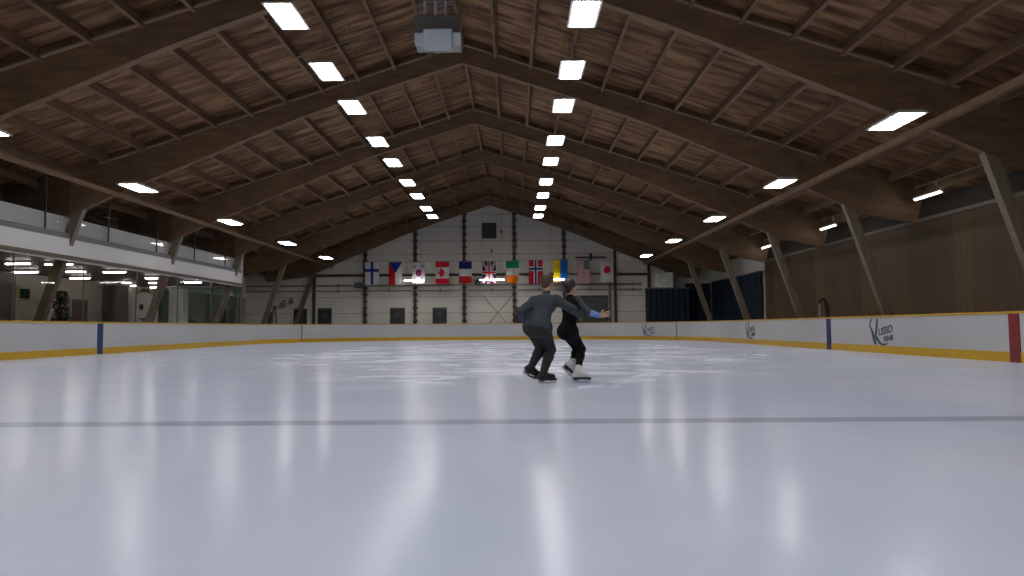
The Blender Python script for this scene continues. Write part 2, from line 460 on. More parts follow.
for i, y in enumerate(FR + [51.22]):
    a = arch0 if i == 0 else copy_tree(arch0)
    a.location.y = y
    lb = AL[i] if i < 5 else 'timber roof arch standing against the pale far wall'
    tag(a, lb, 'roof arch', 'timber arches carrying the roof')

# side beams running between the arches
def side_beam(label, x, z, w, h, mt, nm='eave_beam'):
    root = empty(nm, (x, FR[0], z))
    ys = [YF + 0.1] + FR + [51.22]
    for i in range(len(ys) - 1):
        b = MB().span((x - w / 2, ys[i] + .005, z - h / 2), (x + w / 2, ys[i + 1] - 0.005, z + h / 2))
        b.build('beam_length', mt, root)
    tag(root, label, 'beam')
side_beam('brown horizontal beam linking the arches along the right side', 9.80, 5.46, 0.16, 0.17, M_GLU)
side_beam('thin brown beam linking the arches above the left balcony', -13.35, 5.37, 0.12, 0.13, M_GLU)

# thin conduits with sprinkler heads
def conduit(label, x, z, r, ya, yb, heads, nm='sprinkler_pipe'):
    root = empty(nm, (x, ya, z))
    MB().tube([(x, ya, z), (x, yb, z)], r, 6).build('pipe', M_PIPE, root)
    for y in heads:
        MB().tube([(x, y, z), (x, y, z - .12)], 0.02, 6).tube([(x, y, z - .12), (x, y, z - .14)], 0.05, 6).build('sprinkler_head', M_LTBLUE, root)
    for y in np.arange(ya + 3.0, yb, BAY):
        zt = deck(x - RID) - 0.01
        MB().tube([(x, y, z), (x, y, zt)], 0.012, 4).build('hanger_rod', M_PIPE, root)
    tag(root, label, 'pipe')
conduit('thin grey sprinkler pipe above the right aisle', 13.75, 5.45, 0.035, YF + .2, 51.3, [15.1, 18.5, 22.2, 26.0, 29.4, 33.0, 36.6, 40.0, 43.6])
for k, y in enumerate([19.96, 26.99, 34.0, 41.05]):
    for s, nm in ((-1, 'left'), (1, 'right')):
        b = MB().tube([(RID + s * .4, y, deck(.4) - .5), (RID + s * 5.9, y, deck(5.9) - .5)], 0.018, 5)
        for u in (0.5, 3.1, 5.7): b.tube([(RID + s * u, y, deck(u) - .5), (RID + s * u, y, deck(u))], 0.01, 4)
        o = b.build('roof_conduit', M_LEDG)
        tag(o, 'thin pale conduit under the %s roof slope, %s from the near end' % (nm, ORD[k]), 'conduit', 'conduits under the roof boards')

# ------------------------------------------------------------------ ceiling lights
def make_lamp(hang):
    root = empty('ceiling_light')
    b = MB()
    # tray: top plate and four sloping sides
    w, l, h = 0.335, 0.67, 0.09
    t = 0.25
    b.add([(-w, -l, 0), (w, -l, 0), (w, l, 0), (-w, l, 0), (-t, -l + .1, h), (t, -l + .1, h), (t, l - .1, h), (-t, l - .1, h),
           (-w + .065, -l + .065, 0), (w - .065, -l + .065, 0), (w - .065, l - .065, 0), (-w + .065, l - .065, 0)],
          [(4, 5, 6, 7), (0, 1, 5, 4), (1, 2, 6, 5), (2, 3, 7, 6), (3, 0, 4, 7),
           (0, 8, 9, 1), (1, 9, 10, 2), (2, 10, 11, 3), (3, 11, 8, 0), (8, 11, 10, 9)])
    b.build('housing', M_HOUS, root)
    MB().bevel_box((0, 0, -0.005), (2 * w - .13, 2 * l - .13, 0.014), 0.003).build('diffuser', M_LAMP, root)
    for y in (-.5, .5):
        MB().tube([(0, y, h), (0, y, h + hang)], 0.005, 4).build('hanger_rod', M_STEEL, root)
    return root
IU, IZ, IY = 3.29, 7.69, 14.625
IYS = [14.92, 18.23, 21.24, 25.26, 28.52, 32.51, 35.90, 39.70, 42.60]
OYS = [15.0, 21.62, 28.72, 36.05, 43.55]
OU, OZ, OY = 10.13, 5.264, 14.9
protoI = make_lamp(deck(IU) - IZ - 0.09)
protoO = make_lamp(deck(OU) - OZ - 0.09)
firstI = firstO = True
for s, nm in ((-1, 'left'), (1, 'right')):
    for k in range(-8, 9):
        y = IYS[k] if k >= 0 else IY + k * BAY / 2
        if firstI: o = protoI; firstI = False
        else: o = copy_tree(protoI)
        o.location = (RID + s * IU, y, IZ)
        if k >= 0:
            lb = 'rectangular ceiling light, %s of the nine in the central row %s of the ridge' % (
                'nearest' if k == 0 else 'farthest' if k == 8 else ORD[k] + ' nearest', nm)
            tag(o, lb, 'ceiling light', 'central rows of ceiling lights')
        else:
            tag(o, 'rectangular ceiling light of the central rows, above or behind the viewpoint', 'ceiling light', 'central ceiling lights above and behind the viewpoint')
    for k in range(-4, 5):
        y = OYS[k] if k >= 0 else OY + k * BAY
        if firstO: o = protoO; firstO = False
        else: o = copy_tree(protoO)
        o.location = (RID + s * OU, y, OZ)
        if k >= 0:
            lb = 'low-hung rectangular ceiling light, %s of the five in the outer row on the %s' % (
                'nearest' if k == 0 else 'farthest' if k == 4 else ORD[k] + ' nearest', nm)
            tag(o, lb, 'ceiling light', 'outer rows of ceiling lights')
        else:
            tag(o, 'low-hung rectangular ceiling light of the outer rows, behind the viewpoint', 'ceiling light', 'outer ceiling lights behind the viewpoint')

# aisle tube lights on the right
def tube_light(nm, label, a, b_, group, mt, hang=0.0, cat='tube light', rad=0.032):
    a = Vector(a); b_ = Vector(b_)
    root = empty(nm, tuple((a + b_) / 2))
    d = (b_ - a).normalized()
    up = Vector((0, 0, 0.06))
    MB().tube([a + d * .04, b_ - d * .04], rad, 8).build('tube', mt, root)
    rot = Vector((1, 0, 0)).rotation_difference(d).to_matrix()
    L = (b_ - a).length
    up = Vector((0, 0, rad * 1.9))
    MB().box((a + b_) / 2 + up, (L + .06, rad * 3, rad * 1.5), rot=rot).box(a + up * .5, (0.03, .07, .08), rot=rot).box(b_ + up * .5, (0.03, .07, .08), rot=rot).build('fitting', M_HOUS, root)
    if hang:
        for p in (a + d * .2, b_ - d * .2):
            MB().tube([p + up, p + up + Vector((0, 0, hang))], 0.008, 4).build('hanger_rod', M_PIPE, root)
    tag(root, label, cat, group)
for k, y in enumerate([22.25, 29.35, 36.5]):
    tube_light('aisle_light', 'small tube light above the right aisle, %s of three' % ['nearest', 'middle', 'farthest'][k],
               (13.5, y - .75, 4.97), (13.5, y + .75, 4.97), 'tube lights above the right aisle', M_TUBEB, deck(13.5 - RID) - 5.07)
# fluorescents in front of the flags
for nm, x0, x1 in (('in front of the South Korean flag', -7.75, -6.3), ('beside the British flag', -2.35, -0.55), ('in front of the lower end of the yellow and blue flag', 2.55, 3.7)):
    tube_light('wall_tube_light', 'white tube light ' + nm, (x0, 49.1, 4.18), (x1, 49.1, 4.18), 'tube lights hanging before the far wall', M_TUBEW, deck(x0 - RID) - 4.3)

# ------------------------------------------------------------------ hanging unit near the ridge
def hanging_unit():
    x, y = -1.86, 17.1
    root = empty('hanging_heater', (x, y, 7.8))
    b = MB().bevel_box((x, y + .25, 8.33), (1.16, 0.7, 0.72), 0.03)
    b.build('housing', M_HEAT, root)
    MB().bevel_box((x + .03, y - .16, 8.02), (0.72, 0.22, 0.52), 0.03, rot=Matrix.Rotation(0.5, 3, 'X')).build('front_panel', M_LTBLUE, root)
    for s in (-1, 1):
        MB().bevel_box((x + .02 + s * .44, y - .10, 8.06), (0.28, 0.12, 0.30), 0.02, rot=Matrix.Rotation(0.5, 3, 'X')).build('side_flap', M_LTBLUE, root)
    for dx in (-.26, 0, .26):
        MB().bevel_box((x + dx - .05, y - .04, 8.86), (0.07, 0.06, 0.38), 0.015).build('white_post', M_LTBLUE, root)
    MB().box((x, y + .1, 9.05), (0.9, 0.05, 0.05)).box((x, y - .04, 9.05), (0.75, .05, .05)).build('top_rail', M_PIPE, root)
    for dx in (-.5, .5):
        zt = deck(x + dx - RID)
        MB().tube([(x + dx, y + .35, 8.6), (x + dx, y + .35, zt)], 0.018, 6).build('hanger_rod', M_PIPE, root)
    tag(root, 'dark grey box with pale panels hanging from the roof ridge', 'heater')
hanging_unit()

# ------------------------------------------------------------------ rink boards
boards = empty('rink_boards', (RID, Y1, 0))
tag(boards, 'white rink boards with yellow top rail and yellow kick plate around the ice', 'rink boards')
def sweep(z0, z1, o0, o1, name, mt):
    b = MB(); n = len(PATH); vs = []; fs = []
    for x, y, nx, ny in PATH:
        vs += [(x + nx * o0, y + ny * o0, z0), (x + nx * o0, y + ny * o0, z1), (x + nx * o1, y + ny * o1, z1), (x + nx * o1, y + ny * o1, z0)]
    for i in range(n):
        j = (i + 1) % n
        for k in range(4):
            fs.append((i * 4 + k, i * 4 + (k + 1) % 4, j * 4 + (k + 1) % 4, j * 4 + k))
    b.add(vs, fs); return b.build(name, mt, boards)
sweep(-0.01, 1.03, 0.0, 0.10, 'panel', M_BOARD)
sweep(0.0, 0.215, -0.012, 0.0, 'kick_plate', M_YELK)
sweep(1.02, 1.07, -0.02, 0.13, 'top_rail', M_YEL)
for y, mt, nm in ((22.94, M_BLUE, 'blue_stripe'), (14.45, M_RED, 'red_stripe'), (5.93, M_BLUE, 'blue_stripe')):
    for s, X in ((-1, XL), (1, XR)):
        b = MB()
        b.span((X - s * 0.018, y - .15, 0.0), (X + s * 0.02, y + .15, 1.018))
        o = b.build(nm, mt, boards); o['label'] = nm.split('_')[0] + ' vertical stripe'
def on_boards(side, t):
    """position and tangent frame of a spot on the boards: side 'R' by y, corner by angle"""
    if side == 'R': return Vector((XR, t, 0)), Vector((0, -1, 0)), Vector((-1, 0, 0))
    if side == 'CR': a = math.radians(t); c = Vector((XR - RC, Y1 - RC, 0))
    else: a = math.radians(180 - t); c = Vector((XL + RC, Y1 - RC, 0))
    n = Vector((math.cos(a), math.sin(a), 0))
    tang = Vector((math.sin(a), -math.cos(a), 0))
    return c + n * RC, tang, -n
for side, t in (('CL', 32.6), ('CR', 28.4)):
    p, tg, n = on_boards(side, t)
    rot = Matrix((tg, n, Vector((0, 0, 1)))).transposed()
    MB().box(p + n * 0.012 + Vector((0, 0, .51)), (0.05, 0.02, 1.02), rot=rot).build('gate_joint', M_SEAMB, boards)

def text_mesh(body, size):
    cu = bpy.data.curves.new('t', 'FONT'); cu.body = body; cu.size = size; cu.extrude = 0.003; cu.offset = 0.006 * size / .3
    o = bpy.data.objects.new('t', cu); COL.objects.link(o)
    dg = bpy.context.evaluated_depsgraph_get(); dg.update()
    me = bpy.data.meshes.new_from_object(o.evaluated_get(dg))
    vs = [v.co.copy() for v in me.vertices]; fs = [list(p.vertices) for p in me.polygons]
    bpy.data.objects.remove(o); bpy.data.meshes.remove(me); return vs, fs
def ribbon(b, pts, w):
    """flat brush stroke of varying width in the s,z plane"""
    n = len(pts); vs = []; fs = []
    for i, p in enumerate(pts):
        q0 = Vector(pts[max(i - 1, 0)]); q1 = Vector(pts[min(i + 1, n - 1)])
        d = (q1 - q0).normalized(); nn = Vector((-d.y, d.x)); ww = w[i] if isinstance(w, (list, tuple)) else w
        for s in (1, -1): vs.append((p[0] + nn.x * ww * s / 2, p[1] + nn.y * ww * s / 2, 0))
    m_ = len(vs); vs += [(v[0], v[1], 0.006) for v in vs]
    for i in range(n - 1):
        a, c, d, e = 2 * i, 2 * i + 1, 2 * i + 3, 2 * i + 2
        fs += [(a, c, d, e), (a + m_, e + m_, d + m_, c + m_), (a, e, e + m_, a + m_), (c, c + m_, d + m_, d)]
    fs += [(0, m_, m_ + 1, 1), (m_ - 2, m_ - 1, 2 * m_ - 1, 2 * m_ - 2)]
    b.add(vs, fs)
def logo(side, t, W):
    p, tg, n = on_boards(side, t)
    b = MB()
    k = W / 1.75
    # brushed R: left hook, slanting stem, right upstroke and a sweeping leg; s to the right, z up
    ribbon(b, [(0.02 * k, .72), (.08 * k, .86), (.20 * k, .99)], [.03 * k, .05 * k, .035 * k])
    ribbon(b, [(.10 * k, .74), (.17 * k, .60), (.25 * k, .40), (.33 * k, .24)], [.04 * k, .09 * k, .11 * k, .08 * k])
    ribbon(b, [(.44 * k, .99), (.43 * k, .84), (.38 * k, .62), (.31 * k, .44), (.28 * k, .30)], [.06 * k, .09 * k, .08 * k, .07 * k, .05 * k])
    ribbon(b, [(.33 * k, .50), (.42 * k, .40), (.52 * k, .31), (.66 * k, .245), (.82 * k, .25), (.95 * k, .285)], [.05 * k, .09 * k, .08 * k, .06 * k, .05 * k, .02 * k])
    v1, f1 = text_mesh('USSO', 0.29)
    v2, f2 = text_mesh('RINK', 0.21)
    for vs, fs, s0, z0, sc_, sh in ((v1, f1, .50, .49, .98, .17), (v2, f2, .76, .325, .98, .13)):
        vv = [(s0 * k + v.x * sc_ * k, z0 + v.y + v.x * sh, v.z + .003) for v in vs]
        b.add(vv, fs)
    if side == 'R':
        vs = [p + tg * v[0] + Vector((0, 0, v[1])) + n * (0.004 + v[2]) for v in b.v]
    else:
        vs = []
        for v in b.v:
            q, tq, nq = on_boards(side, t - math.degrees(v[0] / RC))
            vs.append(q + Vector((0, 0, v[1])) + nq * (0.006 + v[2]))
    b.v = [tuple(v) for v in vs]
    o = b.build('sponsor_logo', M_LOGO, boards); o['label'] = 'dark brushed lettering reading RUSSO RINK'
logo('R', 20.35, 1.85)
logo('R', 31.15, 1.75)
logo('CR', 46.5, 1.35)

# ------------------------------------------------------------------ far wall fittings
colX = [-14.84, -11.03, -7.29, -3.62, 0.12, 3.86, 7.67, 10.2]
cl = ['dark steel column on the far wall, leftmost', 'dark steel column on the far wall, left of the blue cross flag',
      'dark steel column on the far wall, behind the South Korean flag', 'dark steel column on the far wall, behind the French flag',
      'dark steel column on the far wall, behind the Irish flag', 'dark steel column on the far wall, beside the yellow and blue flag',
      'dark steel column on the far wall, right of the red disc flag', 'dark steel column on the far wall, above the white air handler']
for i, x in enumerate(colX):
    root = empty('steel_column', (x, YB - .15, 0))
    zt = deck(x - RID) - .02
    MB().span((x - .10, YB - .20, -0.02), (x + .10, YB - .02, zt)).build('post', M_STEEL, root)
    if i != 0 and i != 6 and i != 7:
        br = None
        for z in np.arange(1.3, zt - .3, 0.5):
            if br is None:
                br = MB().bevel_box((x + .02, YB - .17, z), (0.34, 0.14, 0.17), 0.03).build('bracket', M_STEEL, root); zb = z
            else:
                c = br.copy(); COL.objects.link(c); c.parent = root; c.matrix_parent_inverse = br.matrix_parent_inverse.copy(); c.location.z += z - zb
    tag(root, cl[i], 'column', 'dark columns on the far wall')

def simple(nm, b, mt, label, cat, group=None, kind=None):
    o = b.build(nm, mt); return tag(o, label, cat, group, kind)
b = MB()
xs = [WL + .1] + colX + [10.3]
b.span((-14.7, YB - .19, 4.66), (-11.15, YB - .03, 4.84))
b.span((-10.9, YB - .19, 4.66), (3.74, YB - .03, 4.84)).span((3.98, YB - .19, 4.72), (7.55, YB - .03, 4.80)).span((7.79, YB - .19, 4.62), (10.05, YB - .03, 4.80))
simple('wall_girt', b, M_STEEL, 'long dark horizontal girt on the far wall behind the flags', 'girt')
b = MB().span((4.7, YB - .19, 5.93), (7.0, YB - .03, 6.05)); b.span((5.75, YB - .25, 5.75), (5.95, YB - .03, 6.3))
simple('wall_bracket', b, M_STEEL, 'short dark bar with a lug above the American flag', 'bracket')
for z, r, lb in ((3.98, .045, 'upper'), (3.58, .03, 'lower')):
    root = empty('wall_pipe', (-5, YB - .4, z))
    MB().tube([(WL + .1, YB - .25, z), (9.6, YB - .25, z)], r, 8).build('pipe', M_PIPE, root)
    for x in (-17.5, -13, -9.2, -5.4, -1.5, 2.0, 5.8, 9.0):
        MB().span((x - .03, YB - .25, z - .02), (x + .03, YB - .0, z + .02)).span((x - .05, YB - .30, z - .10), (x + .05, YB - .2, z + .14)).build('pipe_clamp', M_PIPE, root)
    tag(root, lb + ' of the two long grey pipes on the far wall', 'pipe', 'long pipes on the far wall')
# vent
root = empty('wall_vent', (-1.74, YB, 7.5))
MB().bevel_box((-1.74, YB - .06, 8.06), (1.08, 0.16, 1.16), .03).build('frame', M_STEEL, root)
b = MB()
for i in range(9): b.box((-1.74, YB - .16, 7.60 + i * .115), (0.92, 0.09, 0.02), rot=Matrix.Rotation(0.6, 3, 'X'))
b.build('louvre', M_GREYP, root)
tag(root, 'square dark louvred vent high under the ridge', 'vent')
for x, z, nm in ((-.82, 7.95, 'small pale floodlight beside the louvred vent'), (-1.55, 6.5, 'small grey wall box above the British flag')):
    b = MB().bevel_box((x, YB - .12, z), (.16, .2, .22), .03).tube([(x, YB - .02, z + .1), (x, YB - .12, z + .22), (x, YB - .16, z + .1)], .02, 5)
    simple('wall_fixture', b, M_PIPE, nm, 'wall fixture')
# doors in far wall
def wall_door(n, x0, x1, zt, label, mt=M_DDOOR, glazed=False):
    root = empty('door_%d' % n, ((x0 + x1) / 2, YB, 0))
    MB().span((x0 - .07, YB - .07, -.02), (x0, YB - .0, zt + .07)).span((x1, YB - .07, -.02), (x1 + .07, YB, zt + .07)).span((x0, YB - .07, zt), (x1, YB, zt + .07)).build('door_frame', M_STEEL, root)
    MB().bevel_box(((x0 + x1) / 2, YB - .03, zt / 2), (x1 - x0, .05, zt - .02), .008).build('door_leaf', mt, root)
    MB().bevel_box(((x0 + x1) / 2, YB - .066, zt - (.85 if glazed else .45)), ((x1 - x0) * (.6 if glazed else .28), .012, 1.3 if glazed else .3), .004).build('door_window', M_GREYD, root)
    MB().tube([(x1 - .12, YB - .1, 1.0), (x1 - .25, YB - .1, 1.0)], .02, 6).build('door_handle', M_PIPE, root)
    tag(root, label, 'door', kind='structure')
wall_door(1, -16.3, -15.45, 2.22, 'glazed dark door at the far left of the far wall', glazed=True)
wall_door(2, -14.5, -13.6, 2.25, 'dark door just right of the leftmost column')
wall_door(3, -9.1, -8.14, 2.24, 'dark door between the two columns on the left')
wall_door(4, -5.92, -5.0, 2.24, 'dark door below the Canadian flag')
wall_door(5, 0.3, 1.25, 2.24, 'dark door behind the man skating')
# roller shutter
root = empty('door_6', (5.9, YB, 0))
MB().span((4.82, YB - .06, -.02), (6.98, YB, 3.0)).build('shutter', M_GREYD, root)
b = MB()
for i in range(14): b.span((4.84, YB - .075, .1 + i * .2), (6.96, YB - .055, .13 + i * .2))
b.build('slat_rib', M_DDOOR, root)
MB().span((4.70, YB - .12, -.02), (4.82, YB, 3.1)).span((6.98, YB - .12, -.02), (7.1, YB, 3.1)).span((4.7, YB - .16, 3.0), (7.1, YB, 3.14)).build('shutter_frame', M_STEEL, root)
tag(root, 'wide dark grey shutter door behind the skaters', 'door', kind='structure')
simple('downpipe', MB().tube([(7.22, YB - .42, -.02), (7.22, YB - .42, 3.6), (7.22, YB - .42, 4.05)], .1, 8), M_TRIM, 'pale vertical pipe beside the shutter door', 'pipe')
simple('cross_brace', MB().tube([(-2.2, YB - .05, .6), (.0, YB - .05, 3.2)], .02, 5).tube([(-2.2, YB - .1, 3.2), (.0, YB - .1, .6)], .02, 5), M_PIPE, 'thin crossed wires on the far wall under the British flag', 'wire')
simple('wall_speaker', MB().bevel_box((-11.5, YB - .35, 4.0), (.5, .4, .42), .05).span((-11.55, YB - .2, 3.9), (-11.45, YB, 4.0)), M_GREYP, 'small dark speaker on the pipes left of the blue cross flag', 'speaker')
simple('wall_lamp', MB().bevel_box((-2.6, YB - .5, 4.15), (.35, .3, .35), .06).span((-2.64, YB - .4, 4.1), (-2.56, YB, 4.2)), M_GREYP, 'small dark lamp box left of the British flag', 'wall lamp')
for i, (x, z) in enumerate(((-17.0, 2.9), (-16.4, 3.1))):
    b = MB().tube([(x, YB - .1, z), (x, YB - .5, z), (x, YB - .55, z - .3)], .05, 6); b.ball((x, YB - .55, z - .3), .2)
    simple('wall_bell', b, M_PIPE, 'grey round fitting on the far wall left, ' + ('left one' if i == 0 else 'right one'), 'wall fitting')

# navy padding and curtain, air handler
root = empty('navy_enclosure', (11.3, 50, 0))
b = MB()
n = 24
for i in range(n):
    x0 = 9.8 + 2.95 * i / n; x1 = 9.8 + 2.95 * (i + 1) / n
    y0 = 50.0 - .03 * math.sin(i * 1.9); y1 = 50.0 - .03 * math.sin((i + 1) * 1.9)
    b.add([(x0, y0, 0), (x1, y1, 0), (x1, y1, 3.5), (x0, y0, 3.5), (x0, y0 + .08, 0), (x1, y1 + .08, 0), (x1, y1 + .08, 3.5), (x0, y0 + .08, 3.5)],
          [(0, 1, 2, 3), (5, 4, 7, 6), (3, 2, 6, 7), (0, 4, 5, 1), (0, 3, 7, 4), (1, 5, 6, 2)])
b.build('front_curtain', M_NAVY, root)
for xx in (9.8, 12.67): MB().span((xx, 50.08, 0), (xx + .08, 51.0, 3.5)).build('side_curtain', M_NAVY, root)
MB().span((9.75, 49.95, 3.5), (12.8, 51.02, 3.6)).build('roof_panel', M_GREYP, root)
tag(root, 'square dark navy curtained enclosure in the far right corner', 'enclosure')
root = empty('air_handler', (11.0, 50.4, 3.6))
MB().bevel_box((11.0, 50.5, 4.17), (1.3, .9, 1.1), .04).build('casing', M_BRIGHT, root)
b = MB()
for i in range(12): b.tube([(11.0 + .38 * math.cos(math.pi / 6 * i), 50.04, 4.17 + .38 * math.sin(math.pi / 6 * i)), (11.0 + .38 * math.cos(math.pi / 6 * (i + 1)), 50.04, 4.17 + .38 * math.sin(math.pi / 6 * (i + 1)))], .012, 4)
b.build('fan_grille', M_PIPE, root)
MB().span((11.66, 50.3, 3.62), (11.95, 50.7, 4.7)).build('side_duct', M_GREYP, root)
for dx in (-.55, .55): MB().span((11 + dx - .05, 50.1, 3.6), (11 + dx + .05, 50.9, 3.62)).build('foot', M_PIPE, root)
tag(root, 'white box-shaped air handler standing on the navy enclosure', 'air handler')
b = MB()
n = 60
for i in range(n):
    y0 = 41.15 + 10.15 * i / n; y1 = 41.15 + 10.15 * (i + 1) / n
    f = lambda q: 14.80 - .05 * math.sin(q * 5.2)
    b.add([(f(y0), y0, .02), (f(y1), y1, .02), (f(y1), y1, 4.02), (f(y0), y0, 4.02), (f(y0) + .05, y0, .02), (f(y1) + .05, y1, .02), (f(y1) + .05, y1, 4.02), (f(y0) + .05, y0, 4.02)],
          [(0, 1, 2, 3), (5, 4, 7, 6), (3, 2, 6, 7), (0, 4, 5, 1)] + ([(0, 3, 7, 4)] if i == 0 else []) + ([(1, 5, 6, 2)] if i == n - 1 else []))
root = empty('navy_curtain', (14.8, 46, 0))
b.build('cloth', M_NAVY, root)
b = MB()
for i in range(16):
    x0 = 12.85 + 1.9 * i / 16; x1 = 12.85 + 1.9 * (i + 1) / 16; g = lambda q: 51.45 - .04 * math.sin(q * 9)
    b.add([(x0, g(x0), .02), (x1, g(x1), .02), (x1, g(x1), 3.98), (x0, g(x0), 3.98), (x0, g(x0) + .05, .02), (x1, g(x1) + .05, .02), (x1, g(x1) + .05, 3.98), (x0, g(x0) + .05, 3.98)], [(0, 1, 2, 3), (5, 4, 7, 6), (3, 2, 6, 7), (0, 4, 5, 1)])
b.build('return_cloth', M_NAVY, root)
MB().tube([(14.82, 41.1, 4.05), (14.82, 51.4, 4.05)], .04, 8).build('curtain_rail', M_TRIM, root)
tag(root, 'long navy curtain on the far part of the right wall', 'curtain')

# hose hanging on a pale post in the right aisle
root = empty('hose_post', (13.5, 30.2, 0))
MB().tube([(13.42, 30.2, 0), (13.42, 30.2, 1.95)], .07, 8).build('post', M_TRIM, root)
MB().tube([(13.42 + .13 * math.cos(a) + .05, 30.05, 1.78 + .16 * math.sin(a)) for a in np.linspace(-.2, math.pi + .2, 14)] , .055, 8).build('hose', M_SOLE, root)
MB().tube([(13.60, 30.05, 1.76), (13.70, 30.1, 1.2), (13.72, 30.1, .3), (13.7, 30.1, .03)], .09, 8).build('hose_tail', M_SOLE, root)
tag(root, 'dark hose looped over a pale post behind the right boards', 'hose')

# ------------------------------------------------------------------ flags
def rgb(h): 
    c = [int(h[i:i + 2], 16) / 255 for i in (0, 2, 4)]
    return tuple(((q + .055) / 1.055) ** 2.4 if q > .04 else q / 12.92 for q in c)
FC = {'w': 'cfcfcf', 'r': 'c0202c', 'b': '1c3484', 'n': '20285e', 'g': '179050', 'o': 'f07818', 'y': 'ead010', 'B': '1460b4', 'k': '303038', 'G': '5a6468', 'R': 'b03040', 'c': 'd02038'}
FM = {k: mat('flag_cloth_' + k, rgb(v), 0.8, spec=0.2) for k, v in FC.items()}
def poly_in(p, poly):
    c = False; n = len(poly)
    for i in range(n):
        a, d = poly[i], poly[(i + 1) % n]
        if (a[1] > p[1]) != (d[1] > p[1]) and p[0] < (d[0] - a[0]) * (p[1] - a[1]) / (d[1] - a[1]) + a[0]: c = not c
    return c
# u 0..1 left to right, v 0..1 top to bottom, aspect 2:3
def f_fin(u, v): return 'b' if abs(u - .5) < .09 or abs(v - .37) < .065 else 'w'
def f_cze(u, v): return 'b' if (v < .5 and abs(u - .5) < .5 - v) else ('r' if u < .5 else 'w')
def f_kor(u, v):
    x, y = (u - .5) * 1.0, (v - .5) * 1.5
    r = math.hypot(x, y)
    if r < .25:
        return 'r' if (x > 0) != (math.hypot(x, y - .125) < .125 and True) and not (math.hypot(x, y + .125) < .125) or math.hypot(x, y + .125) < .125 and x <= 0 else 'b'
    for sx in (-1, 1):
        for sy in (-1, 1):
            px, py = x - sx * .3, y - sy * .46
            a = (px * sx + py * sy) / 1.414; c = (-px * sy + py * sx) / 1.414
            if abs(c) < .11 and abs(a) < .10 and (int((a + .1) / .04) % 2 == 0): return 'k'
    return 'w'
LEAF = [(0, .40), (.03, .14), (.22, .18), (.18, .10), (.36, -.04), (.30, -.08), (.33, -.20), (.20, -.17), (.17, -.23), (.07, -.12), (.11, -.34), (.05, -.30), (0, -.42)]
LEAF = LEAF + [(-a, c) for a, c in LEAF[::-1]]
def f_can(u, v):
    if v < .25 or v > .75: return 'c'
    x, y = (u - .5), (v - .5) * 1.5
    return 'c' if poly_in((-y * 1.15, -x * 1.05), [(a, -c) for a, c in LEAF]) or poly_in((y * 1.15, x * 1.05), LEAF) else 'w'
def f_fra(u, v): return 'n' if v < .33 else 'w' if v < .67 else 'r'
def f_uk(u, v):
    x, y = (u - .5), (v - .5) * 1.5
    if abs(x) < .07 or abs(y) < .07: return 'r'
    if abs(x) < .12 or abs(y) < .12: return 'w'
    d = min(abs(x * 1.5 - y), abs(x * 1.5 + y)) / 1.8
    return 'r' if d < .03 else 'w' if d < .09 else 'n'
def f_ire(u, v): return 'g' if v < .33 else 'w' if v < .66 else 'o'
def f_nor(u, v):
    a, c = abs(u - .5), abs(v - .36) * 1.5
    return 'b' if a < .065 or c < .065 else 'w' if a < .13 or c < .13 else 'r'
def f_ukr(u, v): return 'y' if u < .5 else 'B'
def f_usa(u, v):
    if u > .46 and v < .42:
        return 'w' if (int(u * 22) + int(v * 30)) % 4 == 0 and (int(u * 44) % 2 == 0) else 'G'
    return 'R' if int(u * 13) % 2 == 0 else 'w'
def f_jap(u, v): return 'c' if math.hypot(u - .5, (v - .42) * 1.5) < .28 else 'w'
def flag(x0, x1, zt, zb, fn, label, point=False, sag=0.0):
    yy = 49.5
    root = empty('national_flag', ((x0 + x1) / 2, yy, zb))
    nu, nv = 39, 60; b = MB(); vs = []; ph = random.random() * 6
    for j in range(nv + 1):
        for i in range(nu + 1):
            u, v = i / nu, j / nv
            z = zt + (zb - zt) * v
            if point: z -= (0.18 * (1 - abs(u - .5) * 2) - .06) * max(0, (v - .66) / .34)
            z += sag * (u - .5)
            wv = .03 * math.sin(u * 7 + ph + v * 1.2) * (.3 + v)
            xx = x0 + (x1 - x0) * u
            if point and v > .66: xx += (.5 - u) * (x1 - x0) * .2 * (v - .66) / .34
            vs.append((xx, yy + wv, z))
    n1 = len(vs); vs += [(a, c + .012, d) for a, c, d in vs]
    keys = sorted(set(fn((i + .5) / nu, (j + .5) / nv) for i in range(nu) for j in range(nv)))
    b.v = vs
    for j in range(nv):
        for i in range(nu):
            k = keys.index(fn((i + .5) / nu, (j + .5) / nv)); a = j * (nu + 1) + i
            b.f.append((a, a + nu + 1, a + nu + 2, a + 1)); b.mi.append(k); b.sm.append(True)
            b.f.append((a + n1, a + 1 + n1, a + nu + 2 + n1, a + nu + 1 + n1)); b.mi.append(k); b.sm.append(True)
    b.build('cloth', [FM[k] for k in keys], root, fix=False)
    MB().tube([(x0 - .03, yy + .006, zt + .01), (x1 + .03, yy + .006, zt + .01)], .022, 6).build('hem_pole', M_PIPE, root)
    tag(root, label, 'flag', 'national flags hanging before the far wall')
